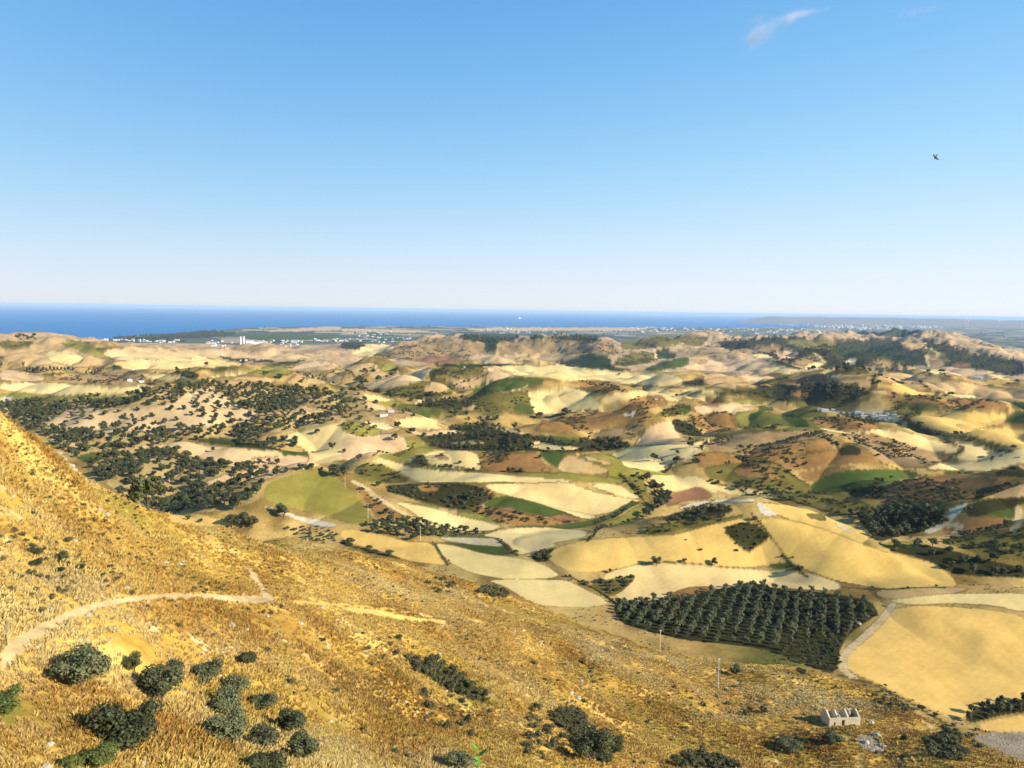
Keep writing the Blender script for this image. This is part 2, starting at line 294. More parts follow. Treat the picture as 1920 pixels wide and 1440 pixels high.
FIELDS = [
# coast and left distance
('A','d',[(560,285),(700,255),(900,232),(1010,228),(1200,245),(1330,250),(1310,270),(1100,280),(900,292),(650,290)]),
('A','p',[(980,225),(1240,215),(1200,240),(1040,240)]),('A','k',[(1480,240),(1920,212),(1920,240),(1500,247)]),
('A','v',[(1330,252),(1920,266),(1920,284),(1500,300),(1330,278)]),('A','k',[(440,283),(620,285),(560,305),(470,300)]),
('A','t',[(0,285),(130,290),(420,285),(490,320),(600,370),(650,405),(580,440),(400,450),(150,440),(0,400)]),
('A','o',[(0,290),(200,300),(160,330),(0,335)]),('A','y',[(400,290),(470,300),(600,370),(640,400),(560,395),(450,350),(330,315)]),
('A','p',[(250,360),(420,350),(480,400),(400,440),(270,400)]),
('A','k',[(560,345),(800,325),(1000,340),(1300,340),(1600,360),(1800,390),(1500,410),(1250,390),(900,400),(650,410)]),
('A','w',[(650,410),(1200,385),(1290,410),(1400,430),(1100,450),(900,460),(700,460),(640,430)]),
('A','m',[(1200,380),(1340,395),(1560,405),(1540,418),(1330,415)]),('A','d',[(1540,420),(1740,400),(1640,430),(1520,440)]),
('A','d',[(1170,445),(1380,440),(1300,462),(1200,462)]),('A','k',[(1640,440),(1780,395),(1920,440),(1840,465),(1660,470)]),
('A','y',[(1380,470),(1470,445),(1600,435),(1660,480),(1500,500),(1400,500)]),('A','w',[(1130,495),(1380,455),(1460,450),(1370,490),(1250,505)]),
('A','t',[(1250,510),(1450,490),(1560,500),(1530,540),(1400,520)]),('A','m',[(980,465),(1080,470),(1130,490),(1100,520),(1010,490)]),
('A','t',[(1590,530),(1640,490),(1810,470),(1860,545),(1700,550)]),('A','t',[(1820,470),(1920,480),(1920,540),(1870,545)]),
('A','k',[(0,455),(130,460),(260,500),(250,525),(0,520)]),('A','n',[(270,510),(400,485),(700,465),(1000,480),(1070,510),(900,525),(760,540),(640,545),(400,530)]),
('A','w',[(760,480),(1000,480),(1070,512),(880,520)]),('A','p',[(0,530),(130,525),(450,540),(800,550),(830,580),(600,600),(250,600),(0,570)]),
('A','y',[(0,585),(300,605),(600,605),(800,580),(740,620),(430,630),(0,620)]),('A','c',[(0,610),(80,615),(40,640),(0,640)]),
('A','d',[(240,475),(390,472),(330,488),(250,490)]),('A','d',[(580,445),(660,430),(700,460),(600,460)]),
# middle distance, centre
('B','k',[(700,225),(1720,220),(1720,240),(1000,240),(720,240)]),('B','k',[(0,225),(500,240),(480,252),(0,245)]),
('B','m',[(0,310),(130,310),(130,345),(0,345)]),('B','p',[(60,360),(150,310),(300,320),(420,380),(400,400),(60,380)]),
('B','n',[(150,385),(350,320),(560,275),(700,295),(810,285),(860,305),(900,295),(1000,275),(1150,275),(1220,295),(1350,285),(1460,285),(1570,350),(1540,385),(1440,380),(1380,410),(1270,420),(1080,400),(870,360),(720,375),(700,420),(450,420),(350,405)]),
('B','d',[(650,270),(700,262),(1010,262),(990,290),(890,300),(860,350),(820,360),(800,300),(700,295)]),('B','d',[(1060,262),(1140,272),(1130,290),(1060,285)]),('B','d',[(1170,268),(1450,268),(1440,295),(1180,290)]),
('B','k',[(720,375),(900,360),(1080,372),(940,410),(1190,415),(1060,430),(780,425)]),('B','r',[(430,412),(500,378),(640,382),(690,415),(600,425),(440,420)]),
('B','t',[(940,405),(1080,375),(1230,340),(1370,390),(1190,415)]),
('B','d',[(480,425),(700,425),(1000,430),(940,450),(760,445),(640,450)]),('B','d',[(1200,425),(1370,360),(1520,390),(1510,440),(1660,455),(1600,468),(1350,455)]),
('B','o',[(1560,300),(1800,260),(1920,265),(1920,320),(1700,340),(1580,350)]),('B','o',[(1540,400),(1640,360),(1760,360),(1800,400),(1700,430),(1540,440)]),
('B','d',[(1760,350),(1850,345),(1900,385),(1830,405),(1780,390)]),('B','v',[(1680,460),(1900,390),(1960,390),(1960,440),(1780,462)]),
('B','w',[(780,440),(1100,430),(1200,430),(1600,470),(1700,465),(1920,490),(1920,560),(1600,540),(1400,510),(1280,530),(1160,500),(1100,510),(900,480),(820,450)]),
('B','t',[(0,430),(200,415),(210,440),(130,490),(0,480)]),('B','y',[(210,450),(250,415),(310,430),(290,460),(230,475)]),('B','t',[(150,490),(200,440),(230,475),(340,455),(330,490),(180,505)]),
('B','k',[(120,540),(500,440),(520,470),(480,510),(370,550),(130,575)]),('B','m',[(500,455),(610,455),(600,480),(500,510)]),('B','o',[(600,460),(800,440),(810,460),(720,500),(620,510),(590,480)]),
('B','t',[(600,505),(720,505),(830,485),(835,520),(780,550),(700,575),(640,560)]),('B','o',[(230,580),(470,520),(590,510),(650,575),(600,605),(420,620),(260,610)]),
('B','t',[(470,540),(560,520),(610,560),(560,590),(460,590)]),('B','k',[(820,450),(860,440),(1000,500),(880,510),(810,545)]),
('B','v',[(730,575),(900,505),(1000,510),(1130,500),(1150,520),(1080,545),(930,580),(760,590)]),('B','p',[(930,578),(1080,540),(1000,577)]),
('B','o',[(640,615),(760,590),(930,580),(930,640),(880,700),(820,710),(700,660)]),('B','t',[(660,675),(760,650),(740,690),(690,690)]),('B','o',[(920,590),(1040,570),(1080,650),(1085,715),(950,700),(900,660)]),
('B','v',[(950,690),(1000,640),(1070,660),(1085,715)]),('B','w',[(1040,570),(1200,560),(1350,565),(1440,640),(1490,680),(1300,690),(1090,720),(1070,640)]),
('B','w',[(1090,735),(1420,690),(1510,700),(1400,715),(1200,745)]),('B','b',[(1280,530),(1400,515),(1540,540),(1640,600),(1560,605),(1430,590),(1350,560)]),
('B','w',[(1450,600),(1700,575),(1920,570),(1920,640),(1800,630),(1640,620),(1500,660)]),('B','b',[(1560,660),(1680,610),(1800,600),(1850,650),(1700,690),(1540,690)]),
('B','o',[(1750,720),(1800,690),(1920,640),(1960,690),(1850,730)]),('B','b',[(1100,770),(1180,735),(1440,690),(1560,680),(1720,690),(1740,740),(1640,785),(1200,790)]),
('B','c',[(1570,705),(1650,695),(1670,712),(1590,720)]),('B','w',[(80,610),(150,595),(310,625),(180,640)]),('B','y',[(210,640),(330,630),(360,660),(260,670)]),
('B','k',[(130,650),(200,650),(260,685),(150,690)]),('B','w',[(400,630),(600,615),(500,640),(410,645)]),('B','m',[(390,660),(620,620),(740,650),(660,690),(560,680)]),('B','v',[(440,690),(540,690),(560,720),(460,725)]),
# right distance
('C','k',[(1650,345),(1920,335),(1920,380),(1760,375)]),('C','o',[(0,270),(100,265),(150,290),(100,330),(0,325)]),('C','t',[(60,340),(180,330),(260,340),(350,370),(200,400),(60,410),(40,380)]),('C','t',[(0,310),(60,345),(0,375)]),
('C','m',[(180,300),(340,290),(550,270),(700,278),(900,285),(1000,290),(1150,275),(1370,278),(1480,310),(1560,345),(1750,375),(1920,410),(1920,500),(1720,470),(1500,440),(1280,440),(1000,445),(800,455),(640,440),(560,400),(350,360),(250,350)]),
('C','d',[(820,330),(1000,310),(1150,320),(1180,360),(1350,370),(1380,400),(1200,420),(1100,380),(900,400)]),('C','d',[(860,460),(1280,445),(1250,470),(880,475)]),
('C','n',[(260,350),(500,310),(560,330),(560,350),(440,365),(330,360)]),('C','k',[(500,370),(600,340),(660,365),(640,395),(560,400)]),('C','n',[(600,420),(740,365),(800,400),(800,440),(700,455)]),('C','w',[(680,440),(780,405),(800,440),(700,460)]),
('C','t',[(1160,280),(1330,273),(1380,320),(1330,350),(1260,340),(1200,300)]),('C','o',[(1330,350),(1400,330),(1510,385),(1510,420),(1440,400)]),('C','n',[(1370,380),(1480,400),(1470,450),(1390,440)]),('C','c',[(910,415),(970,390),(980,410),(930,440)]),
('C','n',[(1010,445),(1110,385),(1240,430),(1200,445)]),('C','o',[(560,290),(720,282),(900,300),(850,340),(760,350),(640,330)]),
('C','k',[(0,450),(160,400),(370,380),(480,400),(500,440),(420,470),(160,470)]),('C','p',[(370,380),(450,360),(560,410),(480,405)]),('C','w',[(420,470),(500,440),(680,465),(600,485)]),('C','d',[(480,405),(560,410),(690,460),(600,450)]),
('C','t',[(120,530),(130,480),(300,490),(420,530),(350,550),(180,560)]),('C','k',[(300,490),(380,475),(540,500),(430,540)]),('C','d',[(380,545),(580,490),(610,500),(450,545)]),('C','m',[(0,530),(110,500),(130,550),(0,550)]),
('C','w',[(0,560),(250,560),(200,590),(0,578)]),('C','w',[(0,590),(240,600),(130,625),(0,620)]),
('C','m',[(240,580),(450,550),(620,540),(780,600),(830,640),(620,650),(500,620),(330,600)]),('C','m',[(620,540),(850,530),(1000,545),(1070,600),(850,640),(780,610)]),('C','b',[(600,570),(700,590),(760,610),(620,610)]),
('C','r',[(490,540),(640,510),(780,480),(820,500),(800,530),(620,540)]),('C','p',[(820,485),(900,485),(860,505),(815,505)]),
('C','t',[(810,525),(1000,490),(1150,480),(1300,470),(1500,510),(1700,550),(1920,570),(1960,640),(1740,630),(1500,600),(1400,570),(1200,530),(1070,520),(1060,560),(1180,590),(1080,595),(1000,545)]),
('C','w',[(1420,570),(1560,590),(1740,620),(1600,625),(1500,600)]),('C','g',[(1070,520),(1200,530),(1400,570),(1510,610),(1300,600),(1180,580),(1080,550)]),
('C','w',[(1310,450),(1460,455),(1530,490),(1420,490)]),('C','k',[(1460,440),(1640,450),(1700,470),(1720,510),(1620,500),(1500,490)]),('C','w',[(1700,460),(1880,520),(1740,510)]),('C','r',[(1500,425),(1600,420),(1650,450),(1520,450)]),
('C','o',[(600,640),(820,640),(1000,615),(1080,630),(900,680),(740,680),(640,665)]),('C','b',[(1090,620),(1190,590),(1400,610),(1540,680),(1460,720),(1260,730),(1190,690),(1200,640)]),('C','o',[(1200,640),(1380,640),(1480,690),(1260,725),(1190,690)]),
('C','t',[(920,690),(1070,640),(1180,690),(1000,700)]),('C','b',[(1450,640),(1560,610),(1800,640),(1850,690),(1650,690),(1480,670)]),('C','v',[(1850,640),(1960,640),(1960,690),(1850,670)]),
('C','v',[(0,660),(50,650),(50,700),(0,720)]),('C','k',[(50,650),(200,660),(280,640),(450,660),(280,720),(100,720)]),('C','r',[(60,640),(200,620),(240,650),(160,660)]),('C','y',[(230,625),(380,620),(480,650),(340,650)]),('C','v',[(420,660),(520,670),(510,690),(430,690)]),
# valley, left
('D','W',[(0,90),(300,100),(480,90),(700,60),(850,50),(1100,0),(1500,10),(1920,60),(1920,220),(1500,280),(1040,320),(720,380),(440,440),(300,330),(100,200),(0,170)]),
('D','k',[(205,215),(250,180),(380,150),(480,110),(560,150),(690,120),(900,110),(980,85),(1130,20),(1200,10),(1300,90),(1460,180),(1450,215),(1150,240),(900,280),(780,260),(560,300),(330,250)]),
('D','v',[(500,80),(740,70),(830,50),(700,110),(540,105)]),('D','t',[(1640,120),(1750,105),(1920,180),(1920,200),(1700,170)]),
('D','k',[(250,300),(350,310),(550,350),(480,365),(330,350)]),('D','v',[(410,410),(540,380),(640,385),(620,405),(480,440)]),
('D','d',[(1050,310),(1250,300),(1560,350),(1600,380),(1400,360),(1150,335)]),('D','v',[(1500,400),(1600,380),(1770,380),(1760,400),(1560,415)]),
('D','k',[(820,350),(1040,318),(1200,350),(1550,370),(1600,400),(1530,430),(1400,470),(1290,460),(1150,420),(1000,380)]),('D','k',[(1380,410),(1740,400),(1710,470),(1500,470)]),
('D','w',[(1550,300),(1750,250),(1920,200),(2010,210),(2170,300),(2100,380),(1920,430),(1720,470),(1750,400),(1690,350)]),
('D','W',[(440,440),(840,365),(1040,400),(1280,470),(1500,470),(1660,500),(1450,570),(1460,660),(1200,720),(900,740),(700,640)]),
('D','k',[(900,540),(940,490),(1030,465),(1000,520),(920,575)]),('D','k',[(1070,440),(1170,470),(1180,520),(1110,520),(1130,480)]),('D','k',[(1100,570),(1250,510),(1340,490),(1290,560),(1180,640),(1150,600)]),('D','k',[(1350,500),(1500,440),(1640,470),(1500,540),(1400,530)]),
('','y',[(497,907),(567,883),(617,880),(640,905),(705,972),(670,985),(600,965),(545,950),(495,940)]),('','c',[(483,945),(520,958),(560,968),(640,985),(600,990),(540,968)]),
('D','g',[(920,745),(1080,715),(1260,760),(1460,810),(1300,800),(1000,790)]),
# valley, centre
('E','W',[(0,0),(130,60),(160,100),(380,150),(440,190),(330,250),(260,300),(0,200)]),('E','v',[(0,65),(100,75),(80,100),(0,90)]),('E','w',[(80,85),(150,60),(320,90),(180,100)]),('E','y',[(210,105),(330,95),(360,125),(260,130)]),('E','k',[(120,105),(200,110),(270,145),(160,150)]),
('E','m',[(430,300),(600,290),(620,230),(760,220),(900,230),(1080,290),(1250,300),(1540,310),(1640,340),(1600,360),(1400,380),(1300,390),(1040,370),(860,380),(600,370),(480,330)]),
('E','v',[(1100,285),(1350,305),(1320,340),(1150,310)]),
('E','k',[(0,290),(80,310),(270,270),(400,310),(380,370),(180,400),(0,440)]),('E','y',[(0,215),(80,205),(260,265),(110,310),(0,250)]),('E','p',[(120,205),(210,205),(310,240),(260,265),(160,235)]),
('E','w',[(280,225),(350,190),(480,190),(700,210),(520,215),(600,260),(370,250)]),('E','k',[(380,260),(600,255),(720,275),(560,290),(420,285)]),
('E','t',[(590,330),(700,310),(840,320),(740,345)]),('E','k',[(800,225),(870,235),(1000,260),(1060,285),(900,265)]),('E','w',[(1040,345),(1090,318),(1200,340),(1350,355),(1320,378),(1160,370)]),
('E','b',[(1085,260),(1130,215),(1300,205),(1450,180),(1600,160),(1700,170),(1740,210),(1560,240),(1350,265),(1180,265)]),('E','c',[(1560,172),(1660,165),(1640,187)]),
('E','n',[(1390,300),(1420,270),(1560,240),(1740,215),(1640,300),(1550,310)]),('E','k',[(1640,340),(1740,230),(1850,200),(1870,260),(1920,290),(1960,340),(1700,345)]),('E','m',[(1850,195),(1960,215),(2050,300),(1920,285),(1870,260)]),
('E','y',[(1300,400),(1500,390),(1560,420),(1600,470),(1780,500),(1920,520),(1460,520),(1520,480)]),
('E','p',[(1510,390),(1640,350),(1920,338),(2060,310),(2010,380),(1920,420),(1820,495),(1600,470),(1560,420)]),
('E','y',[(350,295),(400,320),(540,370),(460,395),(380,375)]),('E','y',[(200,400),(380,370),(430,390),(400,440),(250,430)]),
('E','w',[(460,395),(560,375),(760,375),(790,480),(720,490),(500,465)]),('E','n',[(520,402),(580,398),(610,425),(560,432)]),('E','b',[(760,385),(1000,385),(1100,375),(1140,460),(1200,495),(960,490),(800,490)]),
('E','v',[(1100,385),(1200,370),(1260,390),(1280,460),(1190,470)]),('E','t',[(1260,390),(1340,410),(1520,480),(1450,510),(1200,495)]),('E','t',[(1340,405),(1400,405),(1530,440),(1500,455),(1400,430)]),
('E','o',[(400,395),(460,395),(500,465),(410,450)]),('E','y',[(940,495),(1200,497),(1460,515),(1560,520),(1600,560),(1340,545),(1100,520)]),
('E','p',[(150,430),(240,420),(420,480),(800,500),(1100,520),(1340,545),(1220,560),(1100,570),(980,550),(560,555),(420,550),(330,490)]),
('E','o',[(60,480),(150,445),(260,460),(400,545),(270,560),(130,555)]),('E','m',[(240,570),(420,560),(720,560),(800,590),(880,620),(780,680),(690,710),(560,690),(400,640),(260,610)]),('E','b',[(430,565),(560,570),(540,600),(450,605)]),('E','b',[(780,570),(850,600),(880,625),(800,610)]),
('E','w',[(790,560),(1000,560),(1270,545),(1400,590),(1600,640),(1700,650),(1590,700),(1430,740),(1250,710),(1060,655),(940,625),(850,600)]),
('E','t',[(170,620),(280,640),(520,690),(700,712),(640,735),(600,740),(400,690)]),('E','p',[(280,655),(520,690),(640,730),(800,770),(920,800),(840,825),(640,820),(500,790),(380,710)]),
('E','b',[(700,715),(780,690),(980,720),(1200,765),(1380,770),(1200,800),(920,790),(820,740)]),('E','y',[(620,728),(700,715),(820,740),(920,790),(800,765)]),
('E','v',[(780,685),(850,640),(940,625),(1060,660),(1250,715),(1360,765),(1160,745),(980,715),(850,695)]),('E','r',[(850,690),(960,690),(985,718),(880,700)]),('E','r',[(1160,745),(1250,722),(1370,765),(1230,765)]),('E','p',[(1060,655),(1250,700),(1450,745),(1380,760),(1250,715)]),
('E','v',[(920,800),(1200,795),(1380,770),(1500,735),(1640,660),(1690,660),(1560,740),(1400,800),(1300,815),(1000,808)]),
('E','o',[(1600,510),(1700,505),(1720,600),(1690,640)]),('E','w',[(1710,512),(1920,515),(1960,590),(1840,610),(1790,560)]),('E','y',[(1560,750),(1680,680),(1780,670),(1700,760),(1500,800),(1420,800)]),('E','p',[(1380,560),(1560,560),(1700,645),(1600,640)]),
('E','b',[(60,560),(150,600),(250,690),(380,740),(340,760),(230,770),(190,740)]),
('E','j',[(530,855),(800,865),(870,870),(930,920),(760,910),(600,880)]),('E','v',[(560,880),(700,905),(900,915),(950,965),(760,940),(640,905)]),
('E','p',[(780,850),(920,810),(1150,805),(1380,825),(1380,860),(1200,890),(1210,915),(1060,950),(1000,965),(950,910),(870,865)]),
('E','g',[(0,815),(120,825),(250,850),(380,890),(500,880),(590,1000),(600,1020),(400,1000),(250,950),(0,880)]),('E','w',[(520,890),(620,905),(760,945),(1000,980),(1130,1010),(1254,1086),(930,1104),(720,1056),(600,990)]),
('','w',[(907,1087),(1053,1087),(1073,1093),(1147,1130),(1113,1138),(1067,1138),(1000,1133),(947,1100)]),
('E','m',[(1060,960),(1200,920),(1230,930),(1150,1000),(1080,1000)]),
# valley, right
('F','y',[(620,150),(760,140),(830,180),(720,200),(760,240),(700,250),(560,220),(540,180)]),('F','j',[(740,140),(1180,160),(1240,205),(1180,215),(1000,185),(820,160)]),
('F','b',[(720,200),(830,180),(1000,190),(1150,235),(1060,260),(900,265),(760,225)]),('F','y',[(280,160),(420,150),(560,180),(640,240),(500,260),(340,255)]),('F','v',[(540,180),(640,170),(740,240),(640,245)]),
('F','b',[(0,190),(180,160),(280,160),(340,250),(180,270),(60,230)]),('F','m',[(0,220),(60,230),(130,300),(0,280)]),
('F','n',[(150,310),(400,260),(750,260),(830,290),(860,350),(700,400),(520,440),(300,390),(140,370)]),('F','b',[(330,390),(600,330),(830,290),(860,350),(700,400),(520,440)]),('F','b',[(20,420),(150,380),(300,390),(460,440),(280,465),(100,460)]),
('F','b',[(520,440),(700,380),(860,360),(1080,400),(1100,440),(900,450),(640,490)]),('F','m',[(870,360),(960,335),(1010,370),(1000,400),(900,400)]),
('F','n',[(850,280),(1100,290),(1250,340),(1400,380),(1540,390),(1480,430),(1330,470),(1110,440),(1060,380),(960,320)]),('F','c',[(820,280),(870,330),(850,340)]),
('F','w',[(750,240),(960,270),(1200,245),(1400,310),(1580,360),(1540,385),(1400,375),(1250,335),(1100,285),(850,275)]),('F','v',[(1180,225),(1260,215),(1500,280),(1840,370),(1700,350),(1500,300),(1480,310),(1300,260)]),
('F','w',[(1490,310),(1580,320),(1840,380),(1740,420),(1480,430),(1580,370)]),('F','g',[(1250,190),(1450,150),(1620,140),(1860,150),(1830,225),(1700,240),(1560,290),(1340,230)]),('F','d',[(1860,150),(1990,150),(1990,225),(1810,225)]),
('F','g',[(1590,275),(1700,240),(1990,225),(1990,375),(1820,350),(1660,300)]),('F','p',[(1340,475),(1480,430),(1640,435),(1800,395),(1920,360),(1990,370),(1990,430),(1880,450),(1740,485),(1500,485)]),
('F','m',[(1740,500),(1870,450),(1920,480),(1990,525),(1800,520)]),
('F','o',[(100,470),(300,440),(560,470),(700,570),(940,620),(1100,710),(940,740),(700,690),(560,640),(300,560),(160,540)]),('F','b',[(280,470),(460,450),(520,500),(560,540),(320,520)]),
('F','b',[(620,500),(850,465),(1000,460),(880,500),(720,560)]),('F','v',[(720,560),(860,500),(960,480),(1200,475),(1370,515),(1200,545),(1080,570),(940,610),(740,610)]),('F','v',[(1440,490),(1660,490),(1600,515),(1500,510)]),
('F','b',[(1130,580),(1250,545),(1400,510),(1700,500),(1890,540),(1640,650),(1500,680),(1300,700),(1130,700),(1100,640)]),('F','m',[(920,610),(1080,580),(1140,570),(1120,650),(960,640)]),('F','m',[(1640,590),(1890,545),(1640,650)]),
('F','t',[(1640,650),(1920,560),(1990,540),(1990,640),(1700,640)]),('F','m',[(1580,690),(1700,650),(1990,630),(1880,700),(1700,740),(1600,750)]),('F','b',[(1440,830),(1540,760),(1700,740),(1870,770),(1860,820),(1500,860)]),('F','v',[(1700,730),(1900,690),(1890,760),(1780,750)]),
('F','p',[(0,520),(80,520),(160,560),(200,575),(180,620),(100,570),(0,595)]),('F','w',[(200,575),(380,590),(570,635),(400,640),(260,620),(180,600)]),('F','r',[(-110,640),(0,600),(100,570),(190,640),(0,660),(-100,690)]),
('F','m',[(970,740),(1250,710),(1440,720),(1520,770),(1330,840),(1200,860),(1080,890),(1040,800)]),('F','o',[(1440,880),(1700,830),(1990,810),(1990,1000),(1700,980),(1500,900)]),('F','m',[(1130,930),(1300,890),(1500,930),(1700,1000),(1990,1040),(1990,1090),(1650,1080),(1500,1060),(1350,980)]),
('F','c',[(1450,720),(1620,660),(1560,720),(1480,800),(1380,850),(1340,830),(1440,790),(1510,770)]),('F','y',[(1120,900),(1250,880),(1400,900),(1260,920),(1130,920)]),
('F','c',[(-30,690),(180,650),(420,650),(400,665),(200,665),(0,705)]),('F','m',[(0,705),(250,680),(290,710),(200,740),(0,770),(-120,770)]),('F','o',[(-200,800),(0,775),(300,740),(430,720),(250,760),(0,815),(-220,850)]),('F','c',[(410,660),(520,690),(560,740),(450,740)]),
('F','g',[(430,660),(650,690),(800,740),(1000,800),(1060,860),(1020,900),(850,840),(560,750)]),('F','c',[(860,780),(920,800),(960,840),(900,820)]),('F','o',[(690,730),(800,735),(820,775),(720,755)]),
('','g',[(1020,1045),(1045,1025),(1110,1010),(1200,1005),(1280,1000),(1340,980),(1415,965),(1480,1055),(1400,1065),(1300,1055),(1220,1050),(1120,1075),(1060,1070)]),
('F','m',[(230,820),(300,780),(420,780),(500,860),(400,920),(370,950),(290,880)]),
('','w',[(1120,1080),(1220,1052),(1300,1056),(1400,1066),(1500,1068),(1575,1092),(1575,1108),(1440,1100),(1330,1108),(1260,1135),(1165,1128)]),('','b',[(1245,1120),(1290,1100),(1340,1098),(1330,1115),(1280,1125)]),
('','v',[(1440,1058),(1480,1053),(1500,1066),(1460,1068)]),('','o',[(1100,1095),(1150,1085),(1200,1075),(1150,1125)]),
('','g',[(1423,968),(1467,970),(1563,997),(1647,1030),(1697,1040),(1747,1053),(1787,1080),(1800,1100),(1750,1103),(1650,1103),(1570,1090),(1500,1065),(1480,1050),(1450,1010)]),
('I','t',[(1080,80),(1220,60),(1500,60),(1640,70),(1500,110),(1200,130),(1100,115)]),('I','w',[(1150,130),(1500,100),(1990,90),(1990,210),(1750,165),(1500,155),(1300,162),(1200,148)]),
('','m',[(1150,1135),(1180,1130),(1280,1120),(1340,1105),(1420,1092),(1460,1105),(1560,1112),(1630,1125),(1648,1150),(1625,1165),(1590,1190),(1580,1210),(1565,1265),(1530,1255),(1450,1220),(1380,1210),(1280,1200),(1200,1180),(1160,1165)]),
('I','g',[(920,430),(1060,310),(1140,190),(1300,162),(1550,172),(1990,215),(1990,680),(1700,740),(1560,800),(1450,770),(1250,690),(1080,600),(960,550),(910,500)]),
('I','m',[(1580,790),(1680,730),(1920,690),(1990,690),(1990,760),(1750,790),(1620,830)]),('I','g',[(1660,820),(1990,775),(1990,880),(1700,875)]),
('I','q',[(1600,890),(1990,870),(1990,1090),(1920,1060),(1800,990)]),('I','m',[(1340,930),(1500,880),(1620,1010),(1560,1040),(1400,1020)]),
('I','q',[(980,900),(1060,880),(1150,980),(1100,1010),(1000,960)]),('H','g',[(0,170),(200,190),(420,240),(600,250),(580,270),(380,255),(180,225),(0,195)]),
('H','m',[(340,440),(560,490),(700,560),(830,690),(800,730),(600,640),(420,540)]),('H','m',[(1185,760),(1240,742),(1340,740),(1385,840),(1450,900),(1520,1010),(1500,1078),(1300,985),(1300,880),(1200,850)]),  # second outline: dark rectangular patch of ground colour
('I','m',[(0,1000),(120,990),(280,1040),(330,1085),(0,1085)]),('G','y',[(0,640),(90,660),(130,760),(90,830),(0,860)]),  # first outline: lowest dark patch of ground colour
('G','s',[(0,420),(80,350),(220,270),(420,180),(560,135),(760,110),(980,95),(1200,98),(1380,112),(1500,112),(1560,116),(1566,136),(1480,150),(1300,140),(1100,128),(900,130),(720,148),(560,178),(400,240),(240,330),(120,430),(40,510),(0,530)]),
]
LINES = [
 ('G','s',[(1500,130),(1480,80),(1440,20),(1400,-40)],0.9),('G','g',[(1560,125),(1700,150),(1900,165),(2100,180),(2300,205),(2500,230),(2680,260)],0.6),  # tracks: polyline, class, half width in metres
 ('E','s',[(70,550),(150,590),(200,640),(280,690),(400,750),(480,790),(640,825),(780,830)],2.2),('E','s',[(385,440),(460,395)],2),
 ('F','s',[(140,310),(110,370),(40,410),(0,430)],2.5),('F','s',[(1190,225),(1250,215)],3),('F','s',[(1500,850),(1560,800),(1480,790)],2),
 ('','s',[(1673,1135),(1655,1160),(1630,1185),(1600,1210),(1582,1232),(1580,1255),(1600,1270)],1.8),('B','s',[(1760,345),(1770,390),(1820,400)],5),('C','s',[(1370,330),(1400,345),(1440,380)],6),
 ('C','s',[(1370,380),(1375,420),(1390,440)],6),('C','s',[(740,365),(800,420)],6),('D','s',[(720,385),(840,355)],2),('D','s',[(1700,470),(1750,400)],2),('F','s',[(1890,700),(1900,770),(1860,820)],2),
]
ID = np.full((NR, NC), -1, np.int32)
wob = 1.0
WX = PX + 6.0 * fbm(GX / 45, GY / 45, 3, 41); WY = PY + 2.6 * fbm(GX / 45, GY / 45, 3, 42)
CLSOF = []
def newid(c): CLSOF.append(c); return len(CLSOF) - 1
def rounded(pts, n=2):
    for _ in range(n):
        q = []
        for i in range(len(pts)):
            a = pts[i]; b = pts[(i + 1) % len(pts)]
            q += [(a[0] * .8 + b[0] * .2, a[1] * .8 + b[1] * .2), (a[0] * .2 + b[0] * .8, a[1] * .2 + b[1] * .8)]
        pts = q
    return pts
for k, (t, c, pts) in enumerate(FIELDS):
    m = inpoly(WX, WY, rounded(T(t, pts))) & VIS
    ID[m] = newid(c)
for t, c, pts, hw in LINES:
    P = [hit(*p) for p in T(t, pts)]; P = np.array([p[:2] for p in P if p is not None])
    m = (GX > P[:, 0].min() - 9) & (GX < P[:, 0].max() + 9) & (GY > P[:, 1].min() - 9) & (GY < P[:, 1].max() + 9)
    i = newid(c); mm = np.zeros_like(m); mm[m] = seg_dist(GX[m], GY[m], P) < np.maximum(hw, 0.0009 * np.hypot(GX[m], GY[m])); ID[mm & VIS] = i
